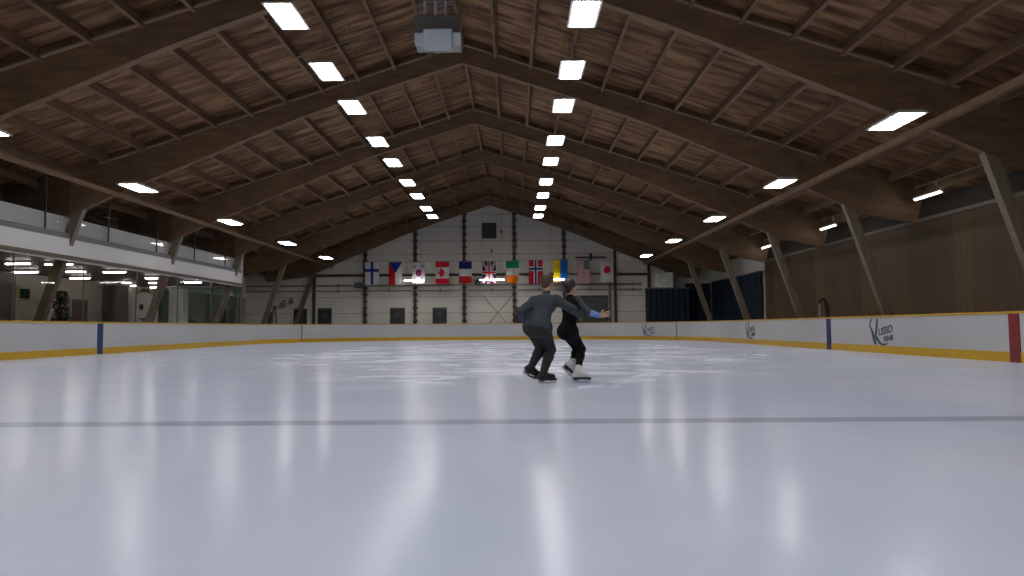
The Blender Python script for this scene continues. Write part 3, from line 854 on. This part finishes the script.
flags = [(-10.60, -9.58, 5.53, 3.93, f_fin, 'white flag with a blue cross, leftmost flag of the row', 0, 0),
 (-8.90, -7.93, 5.53, 3.90, f_cze, 'Czech flag, red and white with a blue triangle at the top', 0, 0),
 (-7.20, -6.28, 5.50, 3.98, f_kor, 'South Korean flag, white with a red and blue disc', 0, 0),
 (-5.54, -4.56, 5.54, 3.93, f_can, 'Canadian flag, red and white with a maple leaf', 0, 0),
 (-3.84, -2.93, 5.53, 3.97, f_fra, 'French flag, dark blue over white over red', 0, 0),
 (-2.17, -1.19, 5.53, 3.94, f_uk, 'British flag with red and white crosses on blue', 0, 0),
 (-0.48, 0.47, 5.56, 4.02, f_ire, 'Irish flag, green over white over orange with a pointed lower end', 1, 0),
 (1.17, 2.16, 5.60, 3.88, f_nor, 'Norwegian flag, red with a white-edged blue cross', 0, 0),
 (2.93, 3.95, 5.62, 4.05, f_ukr, 'yellow and blue flag, behind the two skaters', 0, 0),
 (4.67, 5.58, 5.58, 3.95, f_usa, 'American flag, stripes and grey canton, second from the right', 0, 0),
 (6.33, 7.25, 5.50, 4.04, f_jap, 'white flag with a red disc, rightmost flag of the row', 0, .12)]
for a in flags: flag(*a[:6], point=bool(a[6]), sag=a[7])
root = empty('flag_line', (-1.7, 49.5, 5.6))
MB().tube([(WL + .2, 49.55, 4.7), (-12, 49.55, 5.58), (-6, 49.55, 5.57), (0, 49.55, 5.59), (6, 49.55, 5.62), (WR - .2, 49.55, 5.0)], .012, 5).build('wire', M_PIPE, root)
tag(root, 'thin wire from which the row of national flags hangs', 'wire')

# ------------------------------------------------------------------ left balcony and lobby
BY0, BY1 = YF + .2, 38.35
bal = empty('viewing_balcony', (-15.0, 30, 3.2))
tag(bal, 'white-fronted viewing balcony with glass rail above the left lobby', 'balcony')
MB().span((WL, BY0, 3.2), (-15.0, BY1, 3.32)).build('floor_slab', M_BROWN, bal)
MB().span((-15.14, BY0, 3.14), (-15.06, BY1, 4.0)).build('lower_fascia', M_FASC, bal)
MB().span((-15.32, BY0, 4.0), (-15.22, BY1, 4.66)).build('upper_panel', M_FASC, bal)
MB().span((-15.3, BY0, 3.90), (-15.04, BY1, 4.08)).build('ledge', M_LEDGE, bal)
MB().span((WL, BY1 - .1, 3.14), (-15.0, BY1, 4.66)).build('end_panel', M_FASC, bal)
ys = [8.2, 11.7, 15.2, 18.7] + [22.2, 25.7, 29.2, 32.7, 36.2]
for y in ys:
    MB().span((-15.14, y - .02, 4.06), (-15.09, y + .02, deck(13.4) - .03)).build('rail_post', M_STEEL, bal)
ge = ys + [38.3]
for i in range(len(ge) - 1):
    MB().span((-15.12, ge[i] + .06, 4.08), (-15.105, ge[i + 1] - .06, 5.9)).build('glass_pane', M_GLASS, bal)
# lobby glazing under the balcony
lob = empty('lobby_glazing', (-15.3, 30, 0))
tag(lob, 'lobby glass front under the left balcony', 'glazing')
ge = list(np.arange(7.1, 38.4, 3.4)) + [38.25]
for i in range(len(ge) - 1):
    MB().span((-15.01, ge[i] + .03, 1.0), (-14.99, ge[i + 1] - .03, 3.14)).build('glass_pane', M_GLASS, lob)
    if i and ge[i] > 20: MB().span((-15.02, ge[i] - .012, 1.0), (-14.98, ge[i] + .012, 3.14)).build('mullion', M_GREYP, lob)
MB().span((-15.08, BY0, -.02), (-14.95, 38.35, 1.0)).build('base_wall', M_BROWN, lob)
for x0, x1 in ((-19.9, -18.3), (-18.25, -16.7), (-16.65, -15.1)):
    MB().span((x0, 38.27, .02), (x1, 38.30, 3.13)).build('end_pane', M_GLASSG, lob)
for x in (-18.275, -16.675, -15.05): MB().span((x - .03, 38.25, 0), (x + .03, 38.33, 3.13)).build('end_mullion', M_LEDGE, lob)

lights = [(-17.4, -16.5, 23.6), (-16.28, -15.99, 23.95), (-15.75, -15.3, 24.0), (-19.6, -18.57, 27.0), (-17.52, -16.7, 27.0), (-16.24, -15.3, 27.3),
          (-19.53, -18.62, 30.4), (-16.35, -15.75, 30.65), (-19.04, -18.58, 33.6), (-17.8, -17.38, 33.7), (-16.05, -15.2, 33.7),
          (-19.9, -19.58, 35.9), (-19.62, -18.9, 37.3)]
names = ['at the left edge of the view', 'short one left of the second lobby column', 'short one right of the leaning leg', 'over the framed picture', 'middle one of the second row',
         'right one of the second row', 'above the reddish door', 'small upper one over the white round panel', 'small lower one', 'lower one over the white round panel',
         'right one near the bright white pillar', 'faint small one', 'farthest one']
for (x0, x1, y), nm in zip(lights, names):
    tube_light('lobby_light', 'slim white light on the lobby ceiling, ' + nm, (x0, y, 3.08), (x1, y, 3.08), 'slim lights on the lobby ceiling', M_TUBE, rad=0.022)

# lobby contents
root = empty('framed_picture', (WL, 27.2, 2.2))
MB().span((WL, 27.25, 2.05), (WL + .05, 28.6, 2.7)).build('frame', M_CREAM, root)
MB().span((WL + .05, 27.32, 2.12), (WL + .06, 27.9, 2.64)).build('yellow_field', mat('dull_yellow_print', (.22, .20, .04), .6), root)
MB().span((WL + .05, 27.9, 2.10), (WL + .06, 28.5, 2.5)).build('dark_field', M_PLANT, root)
tag(root, 'yellow and dark picture on the lobby wall at the left edge', 'picture')
root = empty('lobby_door', (WL, 32, 0))
MB().span((WL, 31.2, 0), (WL + .05, 32.4, 2.2)).build('door_leaf', M_DOORW, root)
MB().span((WL, 31.1, 0), (WL + .08, 31.2, 2.3)).span((WL, 32.4, 0), (WL + .08, 32.5, 2.3)).span((WL, 31.1, 2.2), (WL + .08, 32.5, 2.3)).build('door_frame', M_CREAM, root)
MB().tube([(WL + .1, 31.35, 1.0), (WL + .1, 31.5, 1.0)], .02, 6).build('door_handle', M_PIPE, root)
tag(root, 'reddish brown door on the lobby wall', 'door', kind='structure')
for i, (x0, y0, x1, y1, mt, lb, cat) in enumerate((
        (-19.95, 25.2, -19.2, 26.7, M_BROWN, 'brown pillar at the left edge of the lobby', 'pillar'),
        (-19.95, 33.6, -19.3, 34.7, M_BROWN, 'brown pillar right of the reddish lobby door', 'pillar'),
        (-19.95, 37.0, -19.5, 37.9, M_BROWN, 'brown pillar behind the white round panel', 'pillar'),
        (-18.45, 37.0, -17.65, 37.6, M_BRIGHT, 'bright white pillar near the lobby end', 'pillar'))):
    b = MB().bevel_box(((x0 + x1) / 2, (y0 + y1) / 2, 1.5 if i < 3 else 1.5), (x1 - x0, y1 - y0, 3.0), .05)
    b.bevel_box(((x0 + x1) / 2, (y0 + y1) / 2, .06), (x1 - x0 + .1, y1 - y0 + .1, .12), .02)
    simple('lobby_pillar', b, mt, lb, cat, 'pillars in the lobby')
# round-topped white panel with a dark knob
root = empty('round_panel', (-18.6, 35.0, 0))
prof = [(-19.35, 0)] + [(-18.65 + .7 * math.cos(a), 1.75 + .95 * math.sin(a)) for a in np.linspace(math.pi, 0, 16)] + [(-17.95, 0)]
MB().prism(prof, 1, 34.9, 35.0).build('panel', M_WHITE, root)
MB().ball((-18.75, 34.86, 1.95), (.12, .05, .16)).build('dark_knob', M_POT, root)
MB().box((-18.6, 34.85, 1.35), (.5, .08, .06)).tube([(-18.6, 34.85, 1.35), (-18.6, 34.85, .0)], .04, 6).build('stand', M_POT, root)
tag(root, 'round-topped white panel with a dark spot inside the lobby', 'panel')
# potted tree
root = empty('potted_tree', (-18.2, 27.9, 0))
MB().tube([(-18.5, 28.3, 0), (-18.5, 28.3, .45)], [.2, .27], 12).build('pot', M_POT, root)
MB().tube([(-18.5, 28.3, .4), (-18.45, 28.3, 1.4)], .03, 6).build('trunk', M_BROWN, root)
b = MB()
for i in range(900):
    h = random.random(); a = random.random() * 6.283; r = (.42 - .22 * h) * math.sqrt(random.random())
    c = Vector((-18.5 + r * math.cos(a), 28.3 + r * math.sin(a), .9 + 1.5 * h))
    R = Matrix.Rotation(random.random() * 6, 3, 'Z') @ Matrix.Rotation(random.uniform(-1, 1), 3, 'X')
    b.add([c + R @ Vector(q) for q in ((0, -.07, 0), (.035, 0, .01), (0, .09, 0), (-.035, 0, .01))], [(0, 1, 2, 3)])
b.build('foliage', M_PLANT, root, fix=False)
tag(root, 'dark leafy potted tree inside the lobby glass', 'potted tree')
root = empty('display_cabinet', (-16.3, 37.6, 0))
MB().bevel_box((-16.15, 38.02, 1.0), (1.0, .34, 2.0), .02).build('cabinet_body', M_GREYD, root)
MB().bevel_box((-16.15, 37.84, 1.3), (.84, .03, 1.1), .01).build('cabinet_door', M_DDOOR, root)
tag(root, 'dark cabinet behind the lobby glass near the balcony end', 'cabinet')
root = empty('trash_bin', (-17.0, 37.0, 0))
MB().tube([(-17.0, 37.0, 0), (-17.0, 37.0, 1.25)], [.2, .24], 14).build('bin_body', M_POT, root)
MB().tube([(-17.0, 37.0, 1.25), (-17.0, 37.0, 1.36)], [.25, .12], 14).build('bin_lid', M_GREYP, root)
tag(root, 'dark bin left of the dark lobby cabinet', 'bin')
# service stand beyond the balcony end
root = empty('equipment_stand', (-15.9, 46, 0))
MB().tube([(-16.2, 45.6, 0), (-15.75, 45.6, 2.3)], .06, 6).tube([(-15.45, 45.6, 0), (-15.7, 45.6, 2.3)], .05, 6).build('frame', M_STEEL, root)
MB().bevel_box((-16.05, 45.6, 1.55), (.45, .35, .75), .04).build('dark_box', M_STEEL, root)
tag(root, 'dark equipment leaning at the leg beyond the balcony end', 'equipment')

# ------------------------------------------------------------------ people: implicit surfaces turned into continuous meshes
class SDF:
    def __init__(s, lo, hi, h):
        s.lo = np.array(lo, float); s.h = h
        s.n = np.ceil((np.array(hi) - s.lo) / h).astype(int) + 1
        s.F = np.full(s.n, 1.0, np.float32)
    def _sub(s, lo, hi):
        i0 = np.clip(np.floor((lo - s.lo) / s.h).astype(int), 0, s.n); i1 = np.clip(np.ceil((hi - s.lo) / s.h).astype(int) + 1, 0, s.n)
        sl = tuple(slice(a, c) for a, c in zip(i0, i1))
        g = np.meshgrid(*[s.lo[k] + s.h * np.arange(i0[k], i1[k]) for k in range(3)], indexing='ij')
        return sl, np.stack(g, -1)
    def _mix(s, sl, d, k):
        A = s.F[sl]; hh = np.maximum(k - np.abs(A - d), 0) / k
        s.F[sl] = np.minimum(A, d) - hh * hh * k * .25
    def cone(s, a, b, ra, rb, k=.02, flat=None, grow=0.0):
        """tapered capsule; flat=(axis, factor) squeezes it along an axis"""
        a = np.array(a, float); b = np.array(b, float); ra += grow; rb += grow
        m = max(ra, rb) * (max(1, flat[1]) if flat else 1) + k + 3 * s.h
        sl, P = s._sub(np.minimum(a, b) - m, np.maximum(a, b) + m)
        if 0 in P.shape: return s
        d = b - a; q = P - a; t = np.clip((q @ d) / max(d @ d, 1e-9), 0, 1)
        e = q - t[..., None] * d
        if flat:
            ax = np.array(flat[0], float); ax /= np.linalg.norm(ax)
            c = e @ ax; e = e + (c * (1 / flat[1] - 1))[..., None] * ax
        D = np.linalg.norm(e, axis=-1) - (ra + (rb - ra) * t)
        if flat: D *= min(1, flat[1])
        s._mix(sl, D.astype(np.float32), k); return s
    def ell(s, c, R, rad, k=.02, grow=0.0):
        """ellipsoid with rotation rows R and radii rad"""
        c = np.array(c, float); rad = np.array(rad, float) + grow; m = rad.max() + k + 3 * s.h
        sl, P = s._sub(c - m, c + m)
        if 0 in P.shape: return s
        q = (P - c) @ np.array(R, float).T
        k0 = np.linalg.norm(q / rad, axis=-1); k1 = np.linalg.norm(q / rad ** 2, axis=-1) + 1e-9
        D = k0 * (k0 - 1) / k1
        s._mix(sl, D.astype(np.float32), k); return s
    def cut(s, p, n):
        """remove what lies on the side n points to"""
        g = np.meshgrid(*[s.lo[k] + s.h * np.arange(s.n[k]) for k in range(3)], indexing='ij')
        D = sum((g[k] - p[k]) * n[k] for k in range(3)) / np.linalg.norm(n)
        s.F = np.maximum(s.F, D.astype(np.float32)); return s
    def mesh(s, name, mt, parent):
        F = s.F.copy()
        F[0], F[-1] = 1, 1; F[:, 0], F[:, -1] = 1, 1; F[:, :, 0], F[:, :, -1] = 1, 1
        I = F < 0; sh = np.array(F.shape) - 1
        cnt = sum(I[i:sh[0] + i, j:sh[1] + j, k:sh[2] + k].astype(int) for i in (0, 1) for j in (0, 1) for k in (0, 1))
        act = (cnt > 0) & (cnt < 8); idx = -np.ones(act.shape, int); C = np.argwhere(act); idx[act] = np.arange(len(C))
        acc = np.zeros((len(C), 3)); num = np.zeros(len(C))
        cor = [(i, j, k) for i in (0, 1) for j in (0, 1) for k in (0, 1)]
        for a in cor:
            for ax in range(3):
                if a[ax]: continue
                b2 = list(a); b2[ax] = 1
                fa = F[tuple((C + a).T)]; fb = F[tuple((C + b2).T)]
                mk = (fa < 0) != (fb < 0); t = np.where(mk, fa / np.where(mk, fa - fb, 1), 0)
                p = np.array(a, float)[None] + np.eye(3)[ax][None] * t[:, None]
                acc[mk] += p[mk]; num[mk] += 1
        V = s.lo + s.h * (C + acc / num[:, None])
        faces = []
        for ax in range(3):
            o = [np.eye(3, dtype=int)[q] for q in range(3)]
            u, v = [(1, 2), (2, 0), (0, 1)][ax]
            A = I; B = np.roll(I, -1, ax)
            E = np.argwhere(A != B)
            E = E[(E[:, ax] < sh[ax]) & (E[:, u] > 0) & (E[:, v] > 0) & (E[:, u] < sh[u]) & (E[:, v] < sh[v])]
            ins = I[tuple(E.T)]
            q = [idx[tuple((E - du * o[u] - dv * o[v]).T)] for du, dv in ((0, 0), (1, 0), (1, 1), (0, 1))]
            Q = np.stack(q, 1); Q[~ins] = Q[~ins][:, ::-1]
            faces.append(Q[(Q >= 0).all(1)])
        Fc = np.concatenate(faces)
        me = bpy.data.meshes.new(name); me.from_pydata(V.tolist(), [], Fc.tolist()); me.materials.append(mt)
        me.polygons.foreach_set('use_smooth', [True] * len(me.polygons)); me.update()
        ob = bpy.data.objects.new(name, me); COL.objects.link(ob)
        if parent is not None: ob.parent = parent; ob.matrix_parent_inverse = Matrix.Translation(-Vector(parent.location))
        return ob
V3 = lambda *a: np.array(a, float)
def nrm(v): return v / np.linalg.norm(v)

def person(J, P):
    """J joints; P sizes and materials"""
    root = empty('person', tuple(J['ankR'] * V3(1, 1, 0)))
    lo = np.min([v for v in J.values()], axis=0) - V3(.32, .32, .14); hi = np.max([v for v in J.values()], axis=0) + V3(.25, .25, .25)
    lo[2] = max(lo[2], -0.01)
    w = P['w']
    side = nrm(J['shR'] - J['shL']); up = nrm(J['neck'] - J['pel'])
    chestf = nrm(np.cross(up, side))             # direction of the chest
    if chestf @ P['face'] < 0: chestf = -chestf
    hside = nrm(J['hipR'] - J['hipL'])
    def torso(S, g=0.0, k=.05):
        S.cone(J['pel'], J['waist'], .125 * w, .105 * w, k, (chestf, .82), g)
        S.cone(J['waist'], J['chest'], .105 * w, .130 * w, k, (chestf, .80), g)
        S.cone(J['chest'] - side * .05, J['chest'] + side * .05, .115 * w, .115 * w, k, (chestf, .85), g)
        S.cone(J['shL'], J['shR'], .052 * w, .052 * w, .05, None, g)
        S.cone(J['hipL'], J['hipR'], .098 * w, .098 * w, k, None, g)
        for q, c in (('hipL', -1), ('hipR', 1)):    # seat
            S.ell(J[q] * .75 + J['pel'] * .25 - chestf * .045 * w, np.eye(3), (.092 * w, .092 * w, .10 * w), .09, g)
        if P.get('bust'): 
            for c in (-1, 1): S.ell(J['chest'] + side * .06 * c + chestf * .075, np.eye(3), (.055, .055, .055), .03, g)
    def arm(S, q, g=0.0, k=.02, to=1.0):
        a, e, h = J['sh' + q], J['el' + q], J['wr' + q]
        S.cone(a, e, .050 * w, .038 * w, .035, None, g)
        S.cone(e, e + (h - e) * to, .038 * w, .026 * w, k, None, g)
    def leg(S, q, g=0.0, k=.03):
        a, e, h = J['hip' + q], J['kn' + q], J['ank' + q]
        S.cone(a, e, .086 * w, .058 * w, k, None, g)
        mid = e + (h - e) * .32 - nrm(np.cross(np.cross(h - e, a - e), h - e)) * (-.004)
        S.cone(e, mid, .056 * w, .058 * w, k, None, g); S.cone(mid, h, .058 * w, .036 * w, k, None, g)
    # ---- body: one continuous skin surface
    B = SDF(lo, hi, .0065)
    torso(B)
    for q in 'LR': arm(B, q); leg(B, q)
    hc = J['head']; hf = nrm(P['look']); hu = nrm(J['head'] - J['neck'] + V3(0, 0, .25)); hf = nrm(hf - hu * (hf @ hu)); hs = np.cross(hf, hu)
    B.cone(J['neck'], hc - hu * .04, .052, .048, .03)
    R = np.array([hs, hf, hu])
    B.ell(hc + hu * .02 - hf * .01, R, (.073, .092, .088), .02)               # skull
    B.ell(hc - hu * .045 + hf * .025, R, (.055, .066, .065), .03)             # jaw
    B.cone(hc + hf * .088 - hu * .005, hc + hf * .108 - hu * .035, .008, .013, .012)   # nose
    B.cone(hc + hf * .078 - hu * .066 - hs * .018, hc + hf * .078 - hu * .066 + hs * .018, .008, .008, .006)   # mouth
    B.cone(hc + hf * .070 + hu * .022 - hs * .035, hc + hf * .070 + hu * .022 + hs * .035, .012, .012, .012)   # brow
    for c in (-1, 1): B.ell(hc + hs * .074 * c - hf * .005 - hu * .012, R, (.012, .020, .030), .008)          # ears
    for q in 'LR':
        wr = J['wr' + q]; d = nrm(J['hand' + q] - wr); pn = nrm(np.cross(d, P['thumb' + q])); th = nrm(np.cross(pn, d))
        palm = wr + d * .045
        B.ell(palm, np.array([th, d, pn]), (.040, .052, .016), .015)
        for i, (off, ln) in enumerate(((.030, .072), (.010, .080), (-.010, .074), (-.029, .060))):
            a = wr + d * .080 + th * off; curl = P['curl' + q]
            c1 = a + (d * math.cos(curl * .5) + pn * math.sin(curl * .5)) * ln * .5 + th * off * .18
            c2 = c1 + (d * math.cos(curl * 1.2) + pn * math.sin(curl * 1.2)) * ln * .5
            B.cone(a, c1, .0095, .0088, .006); B.cone(c1, c2, .0088, .0078, .004)
        a = wr + d * .022 + th * .030
        c1 = a + (d * .6 + th * .7 + pn * .25) * .038; c2 = c1 + (d * .85 + th * .35 + pn * .3) * .032
        B.cone(a, c1, .013, .011, .012); B.cone(c1, c2, .011, .009, .005)
    body = B.mesh('body', M_SKIN, root)
    for c in (-1, 1):
        p = hc + hf * .083 + hs * .031 * c + hu * .002
        MB().ball(tuple(p), .011, seg=10, ring=8).ball(tuple(p + hf * .007), (.006, .006, .006), 1).build('eye', [M_EYE, M_SOLE], body)
    # ---- hair
    H = SDF(hc - .19, hc + .19, .006)
    H.ell(hc + hu * .034 - hf * .020, R, (.094, .108, .098), .02)
    H.ell(hc - hu * .03 - hf * .055, R, (.066, .052, .070), .03)
    if P.get('bun'): H.ell(hc - hf * .115 + hu * .045, R, (.042, .04, .042), .015)
    if P.get('bun') is None:
        for c in (-1, 1): H.ell(hc + hs * .066 * c - hf * .015 + hu * .01, R, (.018, .035, .035), .02)
    # open the face
    if True:
        pf = hc + hf * .052 + hu * .03
        H.cut(pf, hf * 1.0 - hu * .75)
    H.mesh('hair', P['hair'], root)
    # ---- clothing
    T = SDF(lo, hi, .0075); torso(T, P['tg'])
    if P.get('loose'):
        T.cone(J['waist'] + chestf * .01, J['pel'] + V3(0, 0, .02), .128 * w, .142 * w, .03, (chestf, .84), P['tg'])
    T.cone(J['neck'] - up * .02, J['neck'] + up * .012, .058, .054, .02)
    if P.get('sleeves'):
        for q in 'LR': arm(T, q, P['tg'] + .004, .03, .97)
        for q in 'LR':
            d = nrm(J['wr' + q] - J['el' + q]); T.cone(J['wr' + q] - d * .05, J['wr' + q] - d * .015, .036, .034, .01)
    T.cut(J['pel'] - up * P['hem'], -up)
    T.mesh(P['topname'], P['top'], root)
    if not P.get('sleeves'):
        for q in 'LR':
            a, e, h = J['sh' + q], J['el' + q], J['wr' + q]
            A = SDF(np.minimum(np.minimum(a, e), h) - .12, np.maximum(np.maximum(a, e), h) + .12, .0065)
            A.cone(a, e, .050 * w + .012, .038 * w + .012, .02); A.cone(e, e + (h - e) * .12, .05 * w, .046 * w, .02)
            A.mesh('sleeve', M_GSLV, root)
            A = SDF(np.minimum(e, h) - .1, np.maximum(e, h) + .1, .0065)
            A.cone(e + (h - e) * .1, e + (h - e) * .85, .038 * w + .013, .042 * w, .02)
            o = A.mesh('forearm_sleeve', M_BSLV, root); o['label'] = 'light blue forearm sleeve'
    G = SDF(lo, hi, .0075)
    for q in 'LR': leg(G, q, P['lg'])
    G.cone(J['pel'], J['waist'], .125 * w, .107 * w, .05, (chestf, .82), P['lg'])
    G.cone(J['hipL'], J['hipR'], .098 * w, .098 * w, .05, None, P['lg'])
    for q in ('hipL', 'hipR'): G.ell(J[q] * .75 + J['pel'] * .25 - chestf * .045 * w, np.eye(3), (.092 * w, .092 * w, .10 * w), .09, P['lg'])
    G.cut(J['waist'] + up * .0, up)
    G.mesh(P['legname'], P['leg'], root)
    # ---- skates
    for q in 'LR':
        an, toe = J['ank' + q], J['toe' + q]
        kn = J['kn' + q]; sd = nrm(an - kn)
        f = toe - an; f = nrm(f)
        dn = nrm(np.cross(np.cross(f, sd), f)) if P.get('x') else None
        # foot frame: f along the sole, n down out of the sole
        f2 = P['foot' + q]; f2 = nrm(V3(*f2)); n = V3(0, 0, -1); n = nrm(n - f2 * (n @ f2)); sl = np.cross(f2, n)
        ht = .085
        heel = an + n * ht - f2 * .055; tip = an + n * ht + f2 * .185
        S = SDF(np.minimum(an, tip) - .2, np.maximum(an, tip) + .2, .006)
        S.cone(an - sd * .085, an, .048, .044, .02)
        S.cone(an, heel - n * .032, .043, .034, .03)
        S.cone(an + n * .025, tip - n * .034 - f2 * .05, .036, .030, .04, (sl, 1.05))
        S.cone(heel - n * .03, tip - n * .030 - f2 * .03, .032, .030, .02)
        S.cut(an + n * (ht), n)
        bo = S.mesh('skate', P['boot'], root)
        rot = Matrix([list(f2), list(sl), list(-n)]).transposed()
        sc0 = an + n * (ht + .008) + f2 * .065
        MB().bevel_box(tuple(sc0), (.262, .078, .032), .008, rot=rot).bevel_box(tuple(heel + n * .022 + f2 * .03), (.06, .055, .03), .006, rot=rot).build('sole', M_SOLE, bo)
        bl = MB(); base = an + n * (ht + .016)
        pr = [(-.075, .0), (-.085, .042), (-.05, .050), (.06, .054), (.16, .050), (.205, .034), (.20, .018), (.17, .0), (.11, .0), (.09, .024), (.02, .024), (.0, .0)]
        vs = []
        for c in (-.004, .004):
            for a, z in pr: vs.append(tuple(base + f2 * a + n * z + sl * c))
        m_ = len(pr); fs = [tuple(range(m_)), tuple(range(2 * m_ - 1, m_ - 1, -1))] + [(i, (i + 1) % m_, (i + 1) % m_ + m_, i + m_) for i in range(m_)]
        bl.add(vs, fs); bl.build('blade', M_BLADE, bo)
    return root

BL = .157   # ankle height of a foot standing on its blade
man = dict(
    pel=V3(.36, 10.00, .82), waist=V3(.40, 10.04, .95), chest=V3(.455, 10.12, 1.12), neck=V3(.50, 10.20, 1.295), head=V3(.52, 10.235, 1.45),
    shL=V3(.31, 10.15, 1.165), shR=V3(.64, 10.08, 1.185),
    elL=V3(.105, 9.95, 1.015), wrL=V3(.155, 10.02, .905), handL=V3(.22, 10.06, .82),
    elR=V3(.86, 9.98, 1.05), wrR=V3(.99, 10.12, .955), handR=V3(1.0, 10.22, .94),
    hipL=V3(.27, 10.04, .79), hipR=V3(.445, 9.98, .79),
    knL=V3(.42, 10.36, .49), knR=V3(.56, 10.28, .475),
    ankL=V3(.265, 10.14, .245), ankR=V3(.435, 10.0, BL), toeL=V3(.40, 10.2, .1), toeR=V3(.66, 10.10, .07))
P_man = dict(w=1.0, face=V3(.45, .9, 0), look=V3(.75, .65, -.1), thumbL=V3(.2, .4, -1), thumbR=V3(0, -.2, 1), curlL=.5, curlR=.25,
             hair=M_HAIR, tg=.020, top=M_SWEAT, topname='sweatshirt', sleeves=True, loose=True, hem=.075, lg=.016, leg=M_TROU, legname='trousers', boot=M_BLKS,
             footR=(.93, .36, 0), footL=(.80, .30, -.38))
for k_ in man: man[k_] = man[k_] * V3(.98, 1, 1) - V3(0, .2, 0)
pm = person(man, P_man)
tag(pm, 'person in slate sweatshirt and charcoal trousers, crouching on black skates behind partner', 'person')
woman = dict(
    pel=V3(.825, 10.27, .755), waist=V3(.845, 10.30, .93), chest=V3(.87, 10.33, 1.09), neck=V3(.86, 10.36, 1.235), head=V3(.865, 10.385, 1.385),
    shL=V3(.80, 10.46, 1.185), shR=V3(.965, 10.22, 1.185),
    elL=V3(.90, 10.70, 1.02), wrL=V3(.93, 10.86, .90), handL=V3(.95, 10.93, .87),
    elR=V3(1.105, 10.16, 1.01), wrR=V3(1.285, 10.22, .96), handR=V3(1.37, 10.24, .975),
    hipL=V3(.79, 10.35, .725), hipR=V3(.86, 10.20, .725),
    knL=V3(.985, 10.60, .47), knR=V3(1.035, 10.46, .475),
    ankL=V3(.875, 10.38, .265), ankR=V3(.945, 10.18, BL), toeL=V3(1.0, 10.4, .13), toeR=V3(1.15, 10.2, .07))
P_wom = dict(w=.94, face=V3(.85, .5, 0), look=V3(.8, .6, -.05), thumbL=V3(0, 0, 1), thumbR=V3(0, .1, 1), curlL=.4, curlR=.25, bust=True,
             hair=M_HAIRD, bun=True, tg=.007, top=M_BLK, topname='leotard', hem=.09, lg=.006, leg=M_BLK, legname='leggings', boot=M_WBOOT,
             footR=(.97, .2, -.03), footL=(.66, .25, -.62))
for k_ in woman: woman[k_] = woman[k_] * V3(.98, 1, 1) - V3(0, .2, 0)
pw = person(woman, P_wom)
tag(pw, 'person in black with blue forearm sleeves and white skates, right arm held out', 'person')
